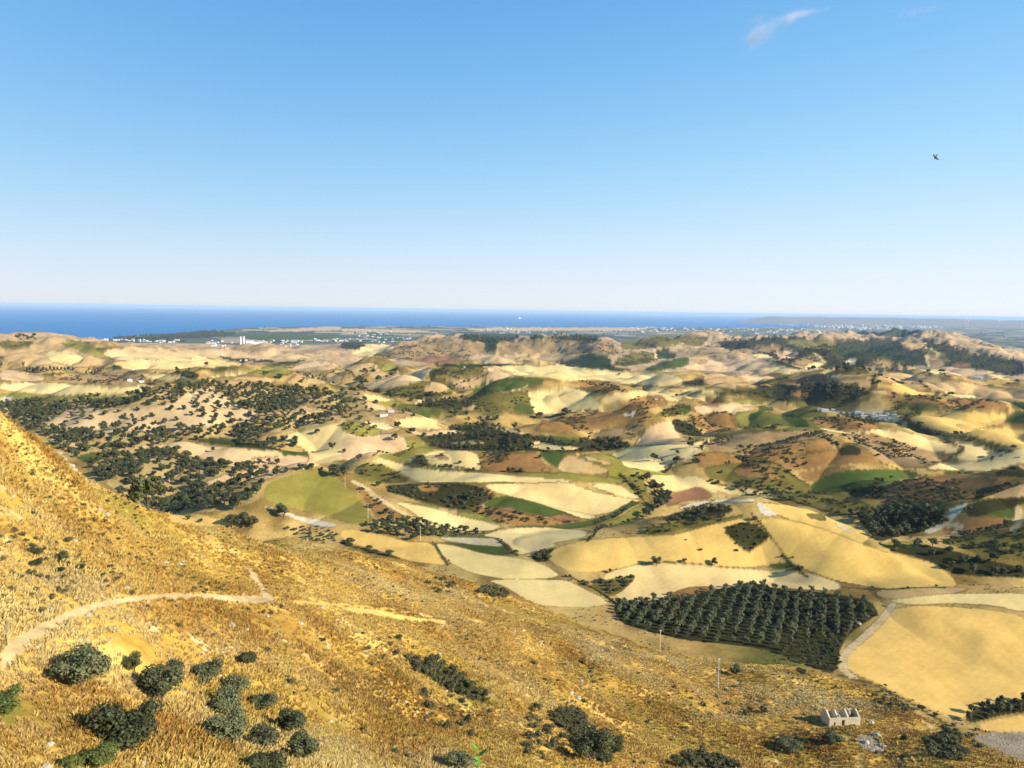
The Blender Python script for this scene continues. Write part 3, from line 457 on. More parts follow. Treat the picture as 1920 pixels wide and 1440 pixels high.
# hedgerows and windbreaks: outline, spacing, size; a scrubby verge runs under each
HEDGE = [('E',[(1570,505),(1630,570),(1700,650)],2.5,2.6),('E',[(1640,655),(1560,735),(1420,790)],5,2.0),('E',[(1380,885),(1420,850),(1500,800),(1700,755)],3.2,2.2),('E',[(870,865),(930,920),(990,965)],3.5,1.8),('E',[(530,900),(600,1020)],3,1.2),
 ('E',[(0,890),(180,945),(320,980)],3.2,3.0),('E',[(460,460),(790,487)],6,2.4),('E',[(940,490),(1020,492)],3,4),
 ('B',[(1090,722),(1250,705),(1440,688)],13,7),('B',[(100,505),(150,470),(185,442)],14,9),('B',[(270,490),(340,458)],10,10),('B',[(130,580),(250,600),(420,622),(600,610)],14,8),('B',[(0,475),(110,520),(200,520),(280,500)],13,9),
 ('C',[(1070,520),(1200,530),(1400,572),(1520,612)],12,6),('C',[(1180,590),(1400,620),(1500,680)],12,5),('F',[(1250,190),(1340,240),(1560,290),(1660,310),(1850,375)],6,4),('F',[(1580,362),(1540,395),(1470,435)],5,3),('F',[(1480,310),(1580,355)],5,3),
 ('F',[(290,390),(440,440),(540,450),(600,500),(700,565)],5,3),('F',[(920,605),(1080,575),(1200,548),(1370,517)],5,2.6),('F',[(138,310),(105,372)],4,2.5),('F',[(150,545),(300,575),(560,640),(760,700),(940,740)],5,3),('F',[(400,745),(450,800),(500,860)],3,2.2),('F',[(560,955),(620,1020),(700,1080)],4,2.0),
 ('F',[(1640,655),(1760,610),(1890,560)],4,3.4),('H',[(1280,0),(1420,70),(1540,150)],3.5,2.0),('I',[(880,560),(1080,610),(1300,725),(1480,830)],3,1.8),('I',[(900,60),(1180,75),(1480,65)],5,1.2),('F',[(830,290),(870,350),(900,400)],5,3),('F',[(1740,420),(1850,375)],5,2.5),
 ('F',[(340,255),(500,262),(640,246)],7,3),('F',[(1110,440),(1330,472)],6,1.8),('E',[(1810,497),(1850,460),(1920,420)],4,4),('E',[(180,400),(380,372),(400,330)],5,2.2),('E',[(800,830),(640,822),(400,745)],5,2),('F',[(0,700),(190,650)],4,1.6),('C',[(1740,520),(1920,530)],18,7),('C',[(1380,470),(1500,500)],16,8)]
for t, pts, sp, sz in HEDGE:
    P = [hit(*p) for p in T(t, pts)]; P = np.array([p[:2] for p in P if p is not None])
    m = (GX > P[:, 0].min() - 9) & (GX < P[:, 0].max() + 9) & (GY > P[:, 1].min() - 9) & (GY < P[:, 1].max() + 9)
    i = newid('m'); mm = np.zeros_like(m); mm[m] = seg_dist(GX[m], GY[m], P) < np.maximum(min(sz, 5) * 0.4, 0.0007 * np.hypot(GX[m], GY[m])) * (1 + 0.8 * fbm(GX[m] / 12, GY[m] / 12, 2, 43)); ID[mm & VIS] = i
# the ground nobody outlined
near_m = (near_z(GX.ravel(), GY.ravel()).reshape(NR, NC) > GZ - 3.0) & (R[:, None] < 420)
i_h, i_f, i_e, i_x = newid('h'), newid('f'), newid('e'), newid('x')
dflt = np.where(near_m, i_h, np.where(R[:, None] < 2600, i_f, np.where(R[:, None] < 5600, i_e, i_x)))
hid = ~VIS & ~near_m
for r_ in range(NR - 2, -1, -1):                                   # ground hidden behind a rise continues what shows beyond it
    m = hid[r_] & (ID[r_] < 0); ID[r_, m] = np.where(hid[r_ + 1, m] | VIS[r_ + 1, m], ID[r_ + 1, m], -1)
ID = np.where(ID < 0, dflt, ID)

# ------------------------------------------------------------------ materials
def mat(name):
    m = bpy.data.materials.new(name); m.use_nodes = True; nt = m.node_tree
    b = nt.nodes['Principled BSDF']; return m, nt, b
def N(nt, typ, **kw):
    n = nt.nodes.new(typ)
    for k, v in kw.items():
        if k.startswith('i_'): n.inputs[k[2:].replace('_', ' ')].default_value = v
        else: setattr(n, k, v)
    return n
def math_n(nt, op, a, b=None, c=None):
    n = nt.nodes.new('ShaderNodeMath'); n.operation = op
    for i, v in enumerate((a, b, c)):
        if v is None: continue
        if isinstance(v, (int, float)): n.inputs[i].default_value = v
        else: nt.links.new(v, n.inputs[i])
    return n.outputs[0]
def mix_c(nt, fac, a, b, typ='MIX'):
    n = nt.nodes.new('ShaderNodeMix'); n.data_type = 'RGBA'; n.blend_type = typ
    for s, v in ((n.inputs[0], fac), (n.inputs[6], a), (n.inputs[7], b)):
        if isinstance(v, (int, float)): s.default_value = v
        elif isinstance(v, tuple): s.default_value = (*v, 1) if len(v) == 3 else v
        else: nt.links.new(v, s)
    return n.outputs[2]
def noise_n(nt, vec, scale, detail=4, rough=0.6):
    n = N(nt, 'ShaderNodeTexNoise'); n.inputs['Scale'].default_value = scale; n.inputs['Detail'].default_value = detail
    n.inputs['Roughness'].default_value = rough
    if vec is not None: nt.links.new(vec, n.inputs['Vector'])
    return n.outputs['Fac']
def simple(name, rgb, rough=0.8, var=0.25, scale=1.5, spec=0.2):
    m, nt, b = mat(name)
    tc = N(nt, 'ShaderNodeTexCoord'); f = noise_n(nt, tc.outputs['Object'], scale, 5)
    oi = N(nt, 'ShaderNodeObjectInfo')
    k = math_n(nt, 'ADD', math_n(nt, 'MULTIPLY', math_n(nt, 'SUBTRACT', f, 0.5), var * 2), math_n(nt, 'MULTIPLY_ADD', oi.outputs['Random'], var, 1 - var / 2))
    c = mix_c(nt, 1.0, tuple(rgb), k, 'MULTIPLY'); nt.links.new(c, b.inputs['Base Color'])
    b.inputs['Roughness'].default_value = rough; b.inputs['Specular IOR Level'].default_value = spec
    return m
def foliage(name, dark, light, rough=0.65):
    m, nt, b = mat(name)
    oi = N(nt, 'ShaderNodeObjectInfo'); g = N(nt, 'ShaderNodeNewGeometry')
    f = noise_n(nt, g.outputs['Position'], 1.3, 3)
    k = math_n(nt, 'ADD', math_n(nt, 'MULTIPLY', f, 0.7), math_n(nt, 'MULTIPLY_ADD', oi.outputs['Random'], 0.6, -0.15))
    k = math_n(nt, 'ADD', k, math_n(nt, 'MULTIPLY_ADD', g.outputs['Random Per Island'], 0.5, -0.25))
    c = mix_c(nt, k, tuple(dark), tuple(light)); nt.links.new(c, b.inputs['Base Color'])
    b.inputs['Roughness'].default_value = rough; b.inputs['Specular IOR Level'].default_value = 0.25
    return m
def ground_mat():
    m, nt, b = mat('ground')
    a = N(nt, 'ShaderNodeAttribute', attribute_name='col'); g = N(nt, 'ShaderNodeNewGeometry'); P = g.outputs['Position']
    n1 = noise_n(nt, P, 1 / 14.0, 6, 0.65); n2 = noise_n(nt, P, 1 / 1.8, 5, 0.7); n3 = noise_n(nt, P, 1 / 75.0, 4)
    mp = N(nt, 'ShaderNodeMapping'); nt.links.new(P, mp.inputs[0]); mp.inputs['Rotation'].default_value = (0, 0, 0.5); mp.inputs['Scale'].default_value = (0.16, 0.016, 0.05)
    n4 = noise_n(nt, mp.outputs[0], 1.0, 4)
    mo = a.outputs['Alpha']
    s = math_n(nt, 'ADD', math_n(nt, 'MULTIPLY', math_n(nt, 'SUBTRACT', n1, 0.5), 1.7), math_n(nt, 'MULTIPLY', math_n(nt, 'SUBTRACT', n2, 0.5), 1.4))
    s = math_n(nt, 'MULTIPLY', s, mo)
    s = math_n(nt, 'ADD', s, math_n(nt, 'MULTIPLY', math_n(nt, 'SUBTRACT', n3, 0.5), 0.7))
    s = math_n(nt, 'ADD', s, math_n(nt, 'MULTIPLY', math_n(nt, 'SUBTRACT', n4, 0.5), 0.35))
    # stubble rows and wheel lines on the smooth, cultivated ground
    wv = N(nt, 'ShaderNodeTexWave'); wv.inputs['Scale'].default_value = 0.085; wv.inputs['Distortion'].default_value = 7.0; wv.inputs['Detail'].default_value = 2.0; wv.inputs['Detail Scale'].default_value = 0.05
    mr = N(nt, 'ShaderNodeMapping'); mr.inputs['Rotation'].default_value = (0, 0, 0.9); nt.links.new(P, mr.inputs[0]); nt.links.new(mr.outputs[0], wv.inputs['Vector'])
    cult = math_n(nt, 'MAXIMUM', math_n(nt, 'MULTIPLY_ADD', mo, -1.6, 0.85), 0.0)
    s = math_n(nt, 'ADD', s, math_n(nt, 'MULTIPLY', math_n(nt, 'MULTIPLY', math_n(nt, 'SUBTRACT', wv.outputs['Fac'], 0.5), 0.085), cult))
    k = math_n(nt, 'MAXIMUM', math_n(nt, 'ADD', s, 1.0), 0.25)
    c = mix_c(nt, 1.0, a.outputs['Color'], k, 'MULTIPLY')
    # drier, browner blotches where the ground is uneven
    bl = math_n(nt, 'MULTIPLY', math_n(nt, 'MULTIPLY', math_n(nt, 'SUBTRACT', noise_n(nt, P, 1 / 32.0, 5), 0.45), 2.2), mo)
    bl = math_n(nt, 'MINIMUM', math_n(nt, 'MAXIMUM', bl, 0.0), 0.6)
    c = mix_c(nt, bl, c, mix_c(nt, 1.0, c, (0.78, 0.62, 0.5), 'MULTIPLY'))
    nt.links.new(c, b.inputs['Base Color']); b.inputs['Roughness'].default_value = 0.95; b.inputs['Specular IOR Level'].default_value = 0.05
    bp = N(nt, 'ShaderNodeBump'); bp.inputs['Distance'].default_value = 0.5; nt.links.new(n2, bp.inputs['Height']); nt.links.new(math_n(nt, 'MULTIPLY', mo, 0.5), bp.inputs['Strength'])
    nt.links.new(bp.outputs[0], b.inputs['Normal'])
    return m
M_ground = ground_mat()

# ------------------------------------------------------------------ ground sheets
ALB = 0.64
fj = np.random.default_rng(5).uniform(-1, 1, (len(CLSOF), 3))
tab = np.array([lin(CLS[c][1]) * ALB for c in CLSOF]); tab = tab * (1 + 0.05 * fj[:, :1] + 0.02 * fj)
mot = np.array([CLS[c][2] for c in CLSOF])
colr = tab[ID]; mt = mot[ID]; IDC = np.array(CLSOF)[ID]
def pal(cs): return np.array([lin(c) * ALB for c in cs])
# rough hillside: gold, straw, rust and olive patches
f1 = fbm(GX / 26, GY / 26, 4, 51); f2 = fbm(GX / 60, GY / 60, 3, 52); f3 = fbm(GX / 14, GY / 14, 4, 53)
hp = pal([(216,174,76), (246,208,112), (180,132,60), (152,138,58), (242,218,156)])
hc = hp[0] * np.ones((NR, NC, 1))
hc = hc + (hp[1] - hc) * sstep(0.05, .35, f1)[..., None]; hc = hc + (hp[2] - hc) * (0.75 * sstep(0.05, .4, f2 + .4 * f3))[..., None]
hc = hc + (hp[3] - hc) * (0.8 * sstep(0.1, .4, -f2 + .5 * f3) * sstep(-300, -20, -GX - 20))[..., None]; hc = hc + (hp[4] - hc) * (0.8 * sstep(.3, .5, fbm(GX / 5, GY / 5, 4, 55) - .2 * f1 + .15 * f2))[..., None]
mk = ID == i_h; colr[mk] = hc[mk]
# valley floor that no field covers
mk = ID == i_f; vp = pal([(206,170,98), (150,122,62), (112,108,52)])
vc = vp[0] + (vp[1] - vp[0]) * sstep(-.1, .3, f2)[..., None]; vc = vc + (vp[2] - vc) * sstep(.1, .4, fbm(GX / 90, GY / 90, 3, 54))[..., None]; colr[mk] = vc[mk]
# plain by the sea: a patchwork of plots
a_ = 0.35; u_ = (GX * math.cos(a_) + GY * math.sin(a_)) / 260; v_ = (-GX * math.sin(a_) + GY * math.cos(a_)) / 420
hh_ = hsh(np.floor(u_ + .6 * fbm(u_ / 3, v_ / 3, 2, 61)).astype(np.int64), np.floor(v_).astype(np.int64)) % 9
pp = pal([(74,88,70), (94,108,80), (188,166,128), (120,124,96), (66,80,66), (206,180,138), (104,112,86), (84,98,76), (150,140,108)])
mk = ID == i_x; colr[mk] = pp[hh_][mk]; mt[mk] = 0.5
# weedy margins along many field edges
ed = np.zeros((NR, NC), bool); ed[:-1] |= ID[:-1] != ID[1:]; ed[:, :-1] |= ID[:, :-1] != ID[:, 1:]
ed &= (R[:, None] > 380) & (R[:, None] < 5200) & ~np.isin(IDC, list('hsxec')) & (fbm(GX / 140, GY / 140, 3, 57) > -0.12)
mg = np.where(ed, 0.75, 0.0)[..., None] * (0.6 + 0.4 * sstep(-.3, .3, fbm(GX / 30, GY / 30, 2, 58)))[..., None]
colr = colr * (1 - mg) + mg * (lin((84, 76, 40)) * ALB)
pad = np.pad(colr, ((1, 1), (1, 1), (0, 0)), 'edge')
colr = (pad[1:-1, 1:-1] * 12 + pad[:-2, 1:-1] + pad[2:, 1:-1] + pad[1:-1, :-2] + pad[1:-1, 2:]) / 16
# normals of the whole sheet, so that neighbouring pieces shade alike
e1 = np.stack([np.gradient(GX, axis=0), np.gradient(GY, axis=0), np.gradient(GZ, axis=0)], -1)
e2 = np.stack([np.gradient(GX, axis=1), np.gradient(GY, axis=1), np.gradient(GZ, axis=1)], -1)
NRM = np.cross(e2, e1); NRM /= np.linalg.norm(NRM, axis=-1, keepdims=True); NRM[NRM[..., 2] < 0] *= -1
CO = np.stack([GX, GY, GZ], -1).reshape(-1, 3); NRMf = NRM.reshape(-1, 3); C4 = np.concatenate([colr, mt[..., None]], -1).reshape(-1, 4)
vi = np.arange(NR * NC).reshape(NR, NC)
QUAD = np.stack([vi[:-1, :-1], vi[:-1, 1:], vi[1:, 1:], vi[1:, :-1]], -1).reshape(-1, 4)
FID = ID[:-1, :-1].ravel()
def raw_mesh(name, co, quads):
    me = bpy.data.meshes.new(name); k = quads.shape[1]
    me.vertices.add(len(co)); me.vertices.foreach_set('co', co.astype(np.float32).ravel())
    me.loops.add(quads.size); me.loops.foreach_set('vertex_index', quads.astype(np.int32).ravel())
    me.polygons.add(len(quads)); me.polygons.foreach_set('loop_start', np.arange(0, quads.size, k, dtype=np.int32))
    me.update(calc_edges=True); return me
def ground_piece(name, fsel):
    q = QUAD[fsel]; u, inv = np.unique(q, return_inverse=True); q2 = inv.reshape(q.shape)
    me = raw_mesh(name, CO[u], q2)
    a = me.attributes.new('col', 'FLOAT_COLOR', 'POINT'); a.data.foreach_set('color', C4[u].astype(np.float32).ravel())
    me.polygons.foreach_set('use_smooth', np.ones(len(q2), bool)); me.materials.append(M_ground)
    me.normals_split_custom_set_from_vertices(NRMf[u].tolist())
    o = bpy.data.objects.new(name, me); COL.objects.link(o); o['kind'] = 'structure'; return o
order = np.argsort(FID, kind='stable'); cuts = np.flatnonzero(np.diff(FID[order])) + 1
small = []
for grp in np.split(order, cuts):
    k = FID[grp[0]]
    if len(grp) < 60: small.append(grp); continue
    ground_piece(CLS[CLSOF[k]][0], grp)
if small: ground_piece('field_verge', np.concatenate(small))

# hill top behind and around the viewpoint
def prim(name, verts, faces, mats, parent=None, smooth=False):
    me = bpy.data.meshes.new(name); me.from_pydata([tuple(v) for v in verts], [], [tuple(f) for f in faces])
    for m in (mats if isinstance(mats, (list, tuple)) else [mats]): me.materials.append(m)
    if smooth: me.polygons.foreach_set('use_smooth', np.ones(len(faces), bool))
    o = bpy.data.objects.new(name, me); COL.objects.link(o); o.parent = parent; return o
M_dry = simple('dry_ground', lin((206,160,78)) * ALB, 0.95, 0.5, 0.6)
vs = []; fs = []; angs = np.linspace(AZ[-1], 2 * math.pi + AZ[0], 60); ri_ = [0, 1, 2, 3, 4, 5, 8, 12, 18, 21] + list(range(26, int(np.argmax(R > 7500)), 6))
for i in ri_:
    for j, t_ in enumerate(angs):
        s_ = float(sstep(0.55, 0.95, j / 59)); vs.append((R[i] * math.sin(t_), R[i] * math.cos(t_), GZ[i, -1] * (1 - s_) + GZ[i, 0] * s_))
for i in range(len(ri_) - 1):
    for j in range(59): a0 = i * 60 + j; fs.append((a0, a0 + 1, a0 + 61, a0 + 60))
o = prim('surrounding_hills', vs, fs, M_dry, smooth=True); o['kind'] = 'structure'

# ------------------------------------------------------------------ sea, far shore, haze
m, nt, b = mat('sea'); g = N(nt, 'ShaderNodeNewGeometry')
f = noise_n(nt, g.outputs['Position'], 1 / 900.0, 5)
nt.links.new(mix_c(nt, f, (0.006, 0.11, 0.26), (0.015, 0.165, 0.36)), b.inputs['Base Color']); b.inputs['Roughness'].default_value = 0.6; b.inputs['Specular IOR Level'].default_value = 0.12
bp = N(nt, 'ShaderNodeBump'); bp.inputs['Strength'].default_value = 0.4; bp.inputs['Distance'].default_value = 2; nt.links.new(noise_n(nt, g.outputs['Position'], 1 / 30.0, 4), bp.inputs['Height']); nt.links.new(bp.outputs[0], b.inputs['Normal'])
o = prim('sea', [(-150000, 3000, 0), (150000, 3000, 0), (150000, 190000, 0), (-150000, 190000, 0)], [(0, 1, 2, 3)], m); o['kind'] = 'structure'
# hills beyond the bay
az0, az1 = az_slope(1375, 590)[0], math.radians(42); na, nr_ = 260, 30
A_, R_ = np.meshgrid(np.linspace(az0, az1, na), np.geomspace(25500, 42000, nr_), indexing='xy')
X_ = R_ * np.sin(A_); Y_ = R_ * np.cos(A_)
ramp = sstep(0, 0.05, A_ - az0)
Z_ = 8 + (60 + 150 * sstep(0, .9, (R_ - 26500) / 9000) * (0.75 + 0.9 * fbm(X_ / 4200, Y_ / 4200, 4, 71))) * sstep(26000, 29000, R_) * ramp - (1 - ramp) * 20
q = (np.arange(nr_ - 1)[:, None] * na + np.arange(na - 1)[None, :]).ravel(); q = np.stack([q, q + 1, q + na + 1, q + na], -1)
me = raw_mesh('distant_hills', np.stack([X_, Y_, Z_], -1).reshape(-1, 3), q); me.polygons.foreach_set('use_smooth', np.ones(len(q), bool))
m = simple('far_hills', lin((150,128,98)) * ALB, 0.95, 0.5, 1 / 1500.0); me.materials.append(m)
o = bpy.data.objects.new('distant_hills', me); COL.objects.link(o); o['kind'] = 'structure'
def box_vf(x0, x1, y0, y1, z0, z1):
    return [(x0,y0,z0),(x1,y0,z0),(x1,y1,z0),(x0,y1,z0),(x0,y0,z1),(x1,y0,z1),(x1,y1,z1),(x0,y1,z1)], [(0,3,2,1),(4,5,6,7),(0,1,5,4),(1,2,6,5),(2,3,7,6),(3,0,4,7)]
m = bpy.data.materials.new('haze'); m.use_nodes = True; nt = m.node_tree; nt.nodes.clear()
pv = nt.nodes.new('ShaderNodeVolumePrincipled'); pv.inputs['Density'].default_value = 2.3e-5; pv.inputs['Color'].default_value = (0.60, 0.79, 1.0, 1); pv.inputs['Anisotropy'].default_value = 0.0
ou = nt.nodes.new('ShaderNodeOutputMaterial'); nt.links.new(pv.outputs[0], ou.inputs['Volume'])
v_, f_ = box_vf(-152000, 152000, -1500, 192000, -11, 330)
hz = prim('haze', v_, f_, m); hz['kind'] = 'stuff'; hz['label'] = 'pale sea haze over the far coast'; hz['category'] = 'haze'

# ------------------------------------------------------------------ plants
M_olive = foliage('olive_leaves', (0.040, 0.046, 0.016), (0.145, 0.146, 0.058))
M_oak = foliage('oak_leaves', (0.024, 0.030, 0.009), (0.086, 0.088, 0.026))
M_scrub = foliage('scrub_leaves', (0.04, 0.042, 0.014), (0.13, 0.115, 0.04))
M_fresh = foliage('fresh_leaves', (0.05, 0.07, 0.012), (0.16, 0.17, 0.035))
M_bark = simple('bark', (0.10, 0.075, 0.05), 0.9, 0.4, 3)
def crown_geo(seed, n, lobes, leaf, flat=0.8, core=True):
    """leaf clumps over several lobes; unit crown: width about 1, standing on z = 0"""
    g = np.random.default_rng(seed); V = []; F = []
    cs = []
    for i in range(lobes):
        a = g.uniform(0, 2 * math.pi); rad = 0.30 * math.sqrt(g.uniform(0, 1)); hz = g.uniform(0.24, 0.66) * flat
        cs.append((rad * math.cos(a), rad * math.sin(a), hz, g.uniform(0.13, 0.25)))
    wts = np.array([c[3] ** 2 for c in cs]); wts /= wts.sum()
    for i in range(n):
        c = cs[g.choice(lobes, p=wts)]
        d = g.normal(size=3); d /= np.linalg.norm(d)
        if d[2] < -0.5: d[2] *= -0.6
        p = np.array(c[:3]) + d * c[3] * g.uniform(0.86, 1.12) * np.array([1, 1, flat])
        p[2] = max(p[2], 0.02)
        nrm = d + g.normal(size=3) * 0.55; nrm /= np.linalg.norm(nrm)
        t = np.cross(nrm, g.normal(size=3)); t /= np.linalg.norm(t); b = np.cross(nrm, t)
        s = leaf * g.uniform(0.6, 1.4); k = len(V)
        V += [p - t * s, p - b * s * .6, p + t * s, p + b * s * .6]; F.append((k, k + 1, k + 2, k + 3))
    if core:
        for c in cs:
            k = len(V); nu, nv = 6, 4; r_ = c[3] * 0.74
            for iv in range(nv + 1):
                for iu in range(nu):
                    th = math.pi * iv / nv; ph = 2 * math.pi * iu / nu + iv * .5; q = r_ * g.uniform(.85, 1.1)
                    V.append(np.array([c[0] + q * math.sin(th) * math.cos(ph), c[1] + q * math.sin(th) * math.sin(ph), max(0.015, c[2] + q * flat * math.cos(th))]))
            for iv in range(nv):
                for iu in range(nu): F.append((k + iv * nu + iu, k + (iv + 1) * nu + iu, k + (iv + 1) * nu + (iu + 1) % nu, k + iv * nu + (iu + 1) % nu))
    return V, F
def trunk_geo(h, r, seed, limbs=3):
    g = np.random.default_rng(seed); V = []; F = []
    def tube(p0, p1, r0, r1):
        p0 = np.array(p0); p1 = np.array(p1); d = p1 - p0; d = d / np.linalg.norm(d)
        a = np.cross(d, (0.3, 0.9, 0.1)); a /= np.linalg.norm(a); b = np.cross(d, a); k = len(V)
        for p, r_ in ((p0, r0), (p1, r1)):
            for i in range(6): V.append(p + (a * math.cos(i * math.pi / 3) + b * math.sin(i * math.pi / 3)) * r_)
        for i in range(6): F.append((k + i, k + (i + 1) % 6, k + 6 + (i + 1) % 6, k + 6 + i))
    m = (g.uniform(-.03, .03), g.uniform(-.03, .03), h * 0.55)
    tube((0, 0, -0.12), m, r, r * .75)
    for i in range(limbs):
        a = i * 2 * math.pi / limbs + g.uniform(0, 1); tube(m, (0.2 * math.cos(a), 0.2 * math.sin(a), h * 1.25), r * .6, r * .22)
    return V, F
def mesh_of(name, V, F, mats, mi=None):
    me = bpy.data.meshes.new(name); me.from_pydata([tuple(v) for v in V], [], F)
    for m in mats: me.materials.append(m)
    if mi is not None: me.polygons.foreach_set('material_index', mi)
    me.update(); return me
def joined(name, crown, trunk, mc, lift):
    V = [np.array(v) + np.array((0, 0, lift)) for v in crown[0]]; F = list(crown[1]); k = len(V)
    V += list(trunk[0]); F += [tuple(i + k for i in f) for f in trunk[1]]
    return mesh_of(name, V, F, [mc, M_bark], [0] * len(crown[1]) + [1] * len(trunk[1]))
def tree_set(tag, mc, seeds, n, lobes, leaf, flat, lift, tr):
    out = []
    for s in seeds:
        c = crown_geo(s, n, lobes, leaf, flat); t = trunk_geo(lift + 0.22, tr, s)
        cm = mesh_of('crown', [np.array(v) + np.array((0, 0, lift)) for v in c[0]], c[1], [mc]); tm = mesh_of('trunk', t[0], t[1], [M_bark])
        out.append((cm, tm, joined(tag, c, t, mc, lift)))
    return out
HERO = tree_set('olive_tree', M_olive, (1, 2, 3, 4), 2600, 11, 0.026, 0.82, 0.05, 0.035)
HEROD = tree_set('oak', M_oak, (5, 6), 2400, 11, 0.026, 0.8, 0.04, 0.035)
HEROY = tree_set('bush', M_fresh, (7, 8), 2000, 9, 0.026, 0.75, 0.02, 0.02)
OLIVE = tree_set('olive_tree', M_olive, (11, 12, 13, 14), 380, 8, 0.055, 1.05, 0.16, 0.04)
OAK = tree_set('oak_tree', M_oak, (21, 22, 23, 24, 25), 380, 9, 0.055, 0.85, 0.10, 0.035)
FAR = tree_set('oak_tree', M_oak, (31, 32, 33), 110, 6, 0.10, 0.85, 0.10, 0.035)
BUSH = [mesh_of('shrub', *crown_geo(s, 260, 7, 0.06, 0.62), [M_scrub]) for s in (41, 42, 43, 44)]
BUSHO = [mesh_of('shrub', *crown_geo(s, 220, 7, 0.07, 0.7), [M_oak]) for s in (45, 46, 47)]
def put(o, loc, s, rz, sz=None):
    o.location = loc; o.scale = (s, s, sz or s); o.rotation_euler = (0, 0, rz); return o
def tags(o, label, cat, group=None):
    o['label'] = label; o['category'] = cat
    if group: o['group'] = group
    return o
def add_tree(name, var, x, y, size, label, cat='tree', group=None, parts=True, tall=1.0, z=None):
    zz = float(zat(x, y)[0]) if z is None else z
    loc = (x, y, zz - 0.012 * size); rz = random.uniform(0, 6.28)
    if parts:
        e = bpy.data.objects.new(name, None); COL.objects.link(e); put(e, loc, size, rz, size * tall); e.empty_display_size = 0.3
        for nm, me in (('crown', var[0]), ('trunk', var[1])):
            c = bpy.data.objects.new(nm, me); COL.objects.link(c); c.parent = e
    else:
        e = bpy.data.objects.new(name, var[2] if isinstance(var, tuple) else var); COL.objects.link(e); put(e, loc, size, rz, size * tall)
    return tags(e, label, cat, group)
def psize(x, y, z, s): return s * FPX / math.sqrt(x * x + y * y + (CAMZ - z) ** 2)

# instanced plants that nobody could count
def scatter(name, pts, scl, rot, meshes, label, cat):
    coll = bpy.data.collections.new(name + '_kinds')
    for i, me in enumerate(meshes): coll.objects.link(bpy.data.objects.new(name + '_piece', me))
    me = bpy.data.meshes.new(name); n = len(pts); me.vertices.add(n); me.vertices.foreach_set('co', np.asarray(pts, np.float32).ravel())
    for nm, arr in (('scl', scl), ('rot', rot)):
        a = me.attributes.new(nm, 'FLOAT_VECTOR', 'POINT'); a.data.foreach_set('vector', np.asarray(arr, np.float32).ravel())
    o = bpy.data.objects.new(name, me); COL.objects.link(o)
    ng = bpy.data.node_groups.new(name, 'GeometryNodeTree')
    ng.interface.new_socket('Geometry', in_out='INPUT', socket_type='NodeSocketGeometry'); ng.interface.new_socket('Geometry', in_out='OUTPUT', socket_type='NodeSocketGeometry')
    gi = ng.nodes.new('NodeGroupInput'); go = ng.nodes.new('NodeGroupOutput'); ip = ng.nodes.new('GeometryNodeInstanceOnPoints'); ci = ng.nodes.new('GeometryNodeCollectionInfo')
    ci.inputs['Collection'].default_value = coll; ci.inputs['Separate Children'].default_value = True; ci.inputs['Reset Children'].default_value = True
    ip.inputs['Pick Instance'].default_value = True
    for nm, sk in (('scl', 'Scale'), ('rot', 'Rotation')):
        na_ = ng.nodes.new('GeometryNodeInputNamedAttribute'); na_.data_type = 'FLOAT_VECTOR'; na_.inputs['Name'].default_value = nm; ng.links.new(na_.outputs['Attribute'], ip.inputs[sk])
    ng.links.new(gi.outputs[0], ip.inputs['Points']); ng.links.new(ci.outputs[0], ip.inputs['Instance']); ng.links.new(ip.outputs[0], go.inputs[0])
    md = o.modifiers.new('scatter', 'NODES'); md.node_group = ng
    o['kind'] = 'stuff'; o['label'] = label; o['category'] = cat; return o

# --- picking places
AREA = np.gradient(R)[:, None] * R[:, None] * (AZ[1] - AZ[0]) * np.ones((1, NC))
def sample(mask, n, power=0.0):
    idx = np.flatnonzero(mask.ravel())
    if len(idx) == 0: return np.zeros((0, 2))
    wt = AREA.ravel()[idx] / (np.repeat(R, NC)[idx] ** power); wt = wt / wt.sum()
    k = rng.choice(idx, n, p=wt); rr_ = np.repeat(R, NC)[k]; aa = np.tile(AZ, NR)[k]
    rr_ = rr_ + rng.uniform(-.5, .5, n) * np.repeat(np.gradient(R), NC)[k]; aa = aa + rng.uniform(-.5, .5, n) * (AZ[1] - AZ[0])
    return np.stack([rr_ * np.sin(aa), rr_ * np.cos(aa)], -1)
def darts(mask, spacing, tries=6):
    tot = float(AREA[mask].sum()); n = min(60000, int(tot / spacing ** 2 * tries) + 3)
    P = sample(mask, n); grid = {}; out = []
    for x, y in P:
        i, j = int(math.floor(x / spacing)), int(math.floor(y / spacing)); ok = True
        for a in (-1, 0, 1):
            for b in (-1, 0, 1):
                for q in grid.get((i + a, j + b), ()):
                    if (q[0] - x) ** 2 + (q[1] - y) ** 2 < spacing ** 2: ok = False; break
                if not ok: break
            if not ok: break
        if ok: grid.setdefault((i, j), []).append((x, y)); out.append((x, y))
    return out
IDC = np.array([CLSOF[i] for i in range(len(CLSOF))])[ID]
def pmask(t, pts, classes=None):
    m = inpoly(WX, WY, rounded(T(t, pts))) & VIS
    if classes: m &= np.isin(IDC, list(classes))
    return m
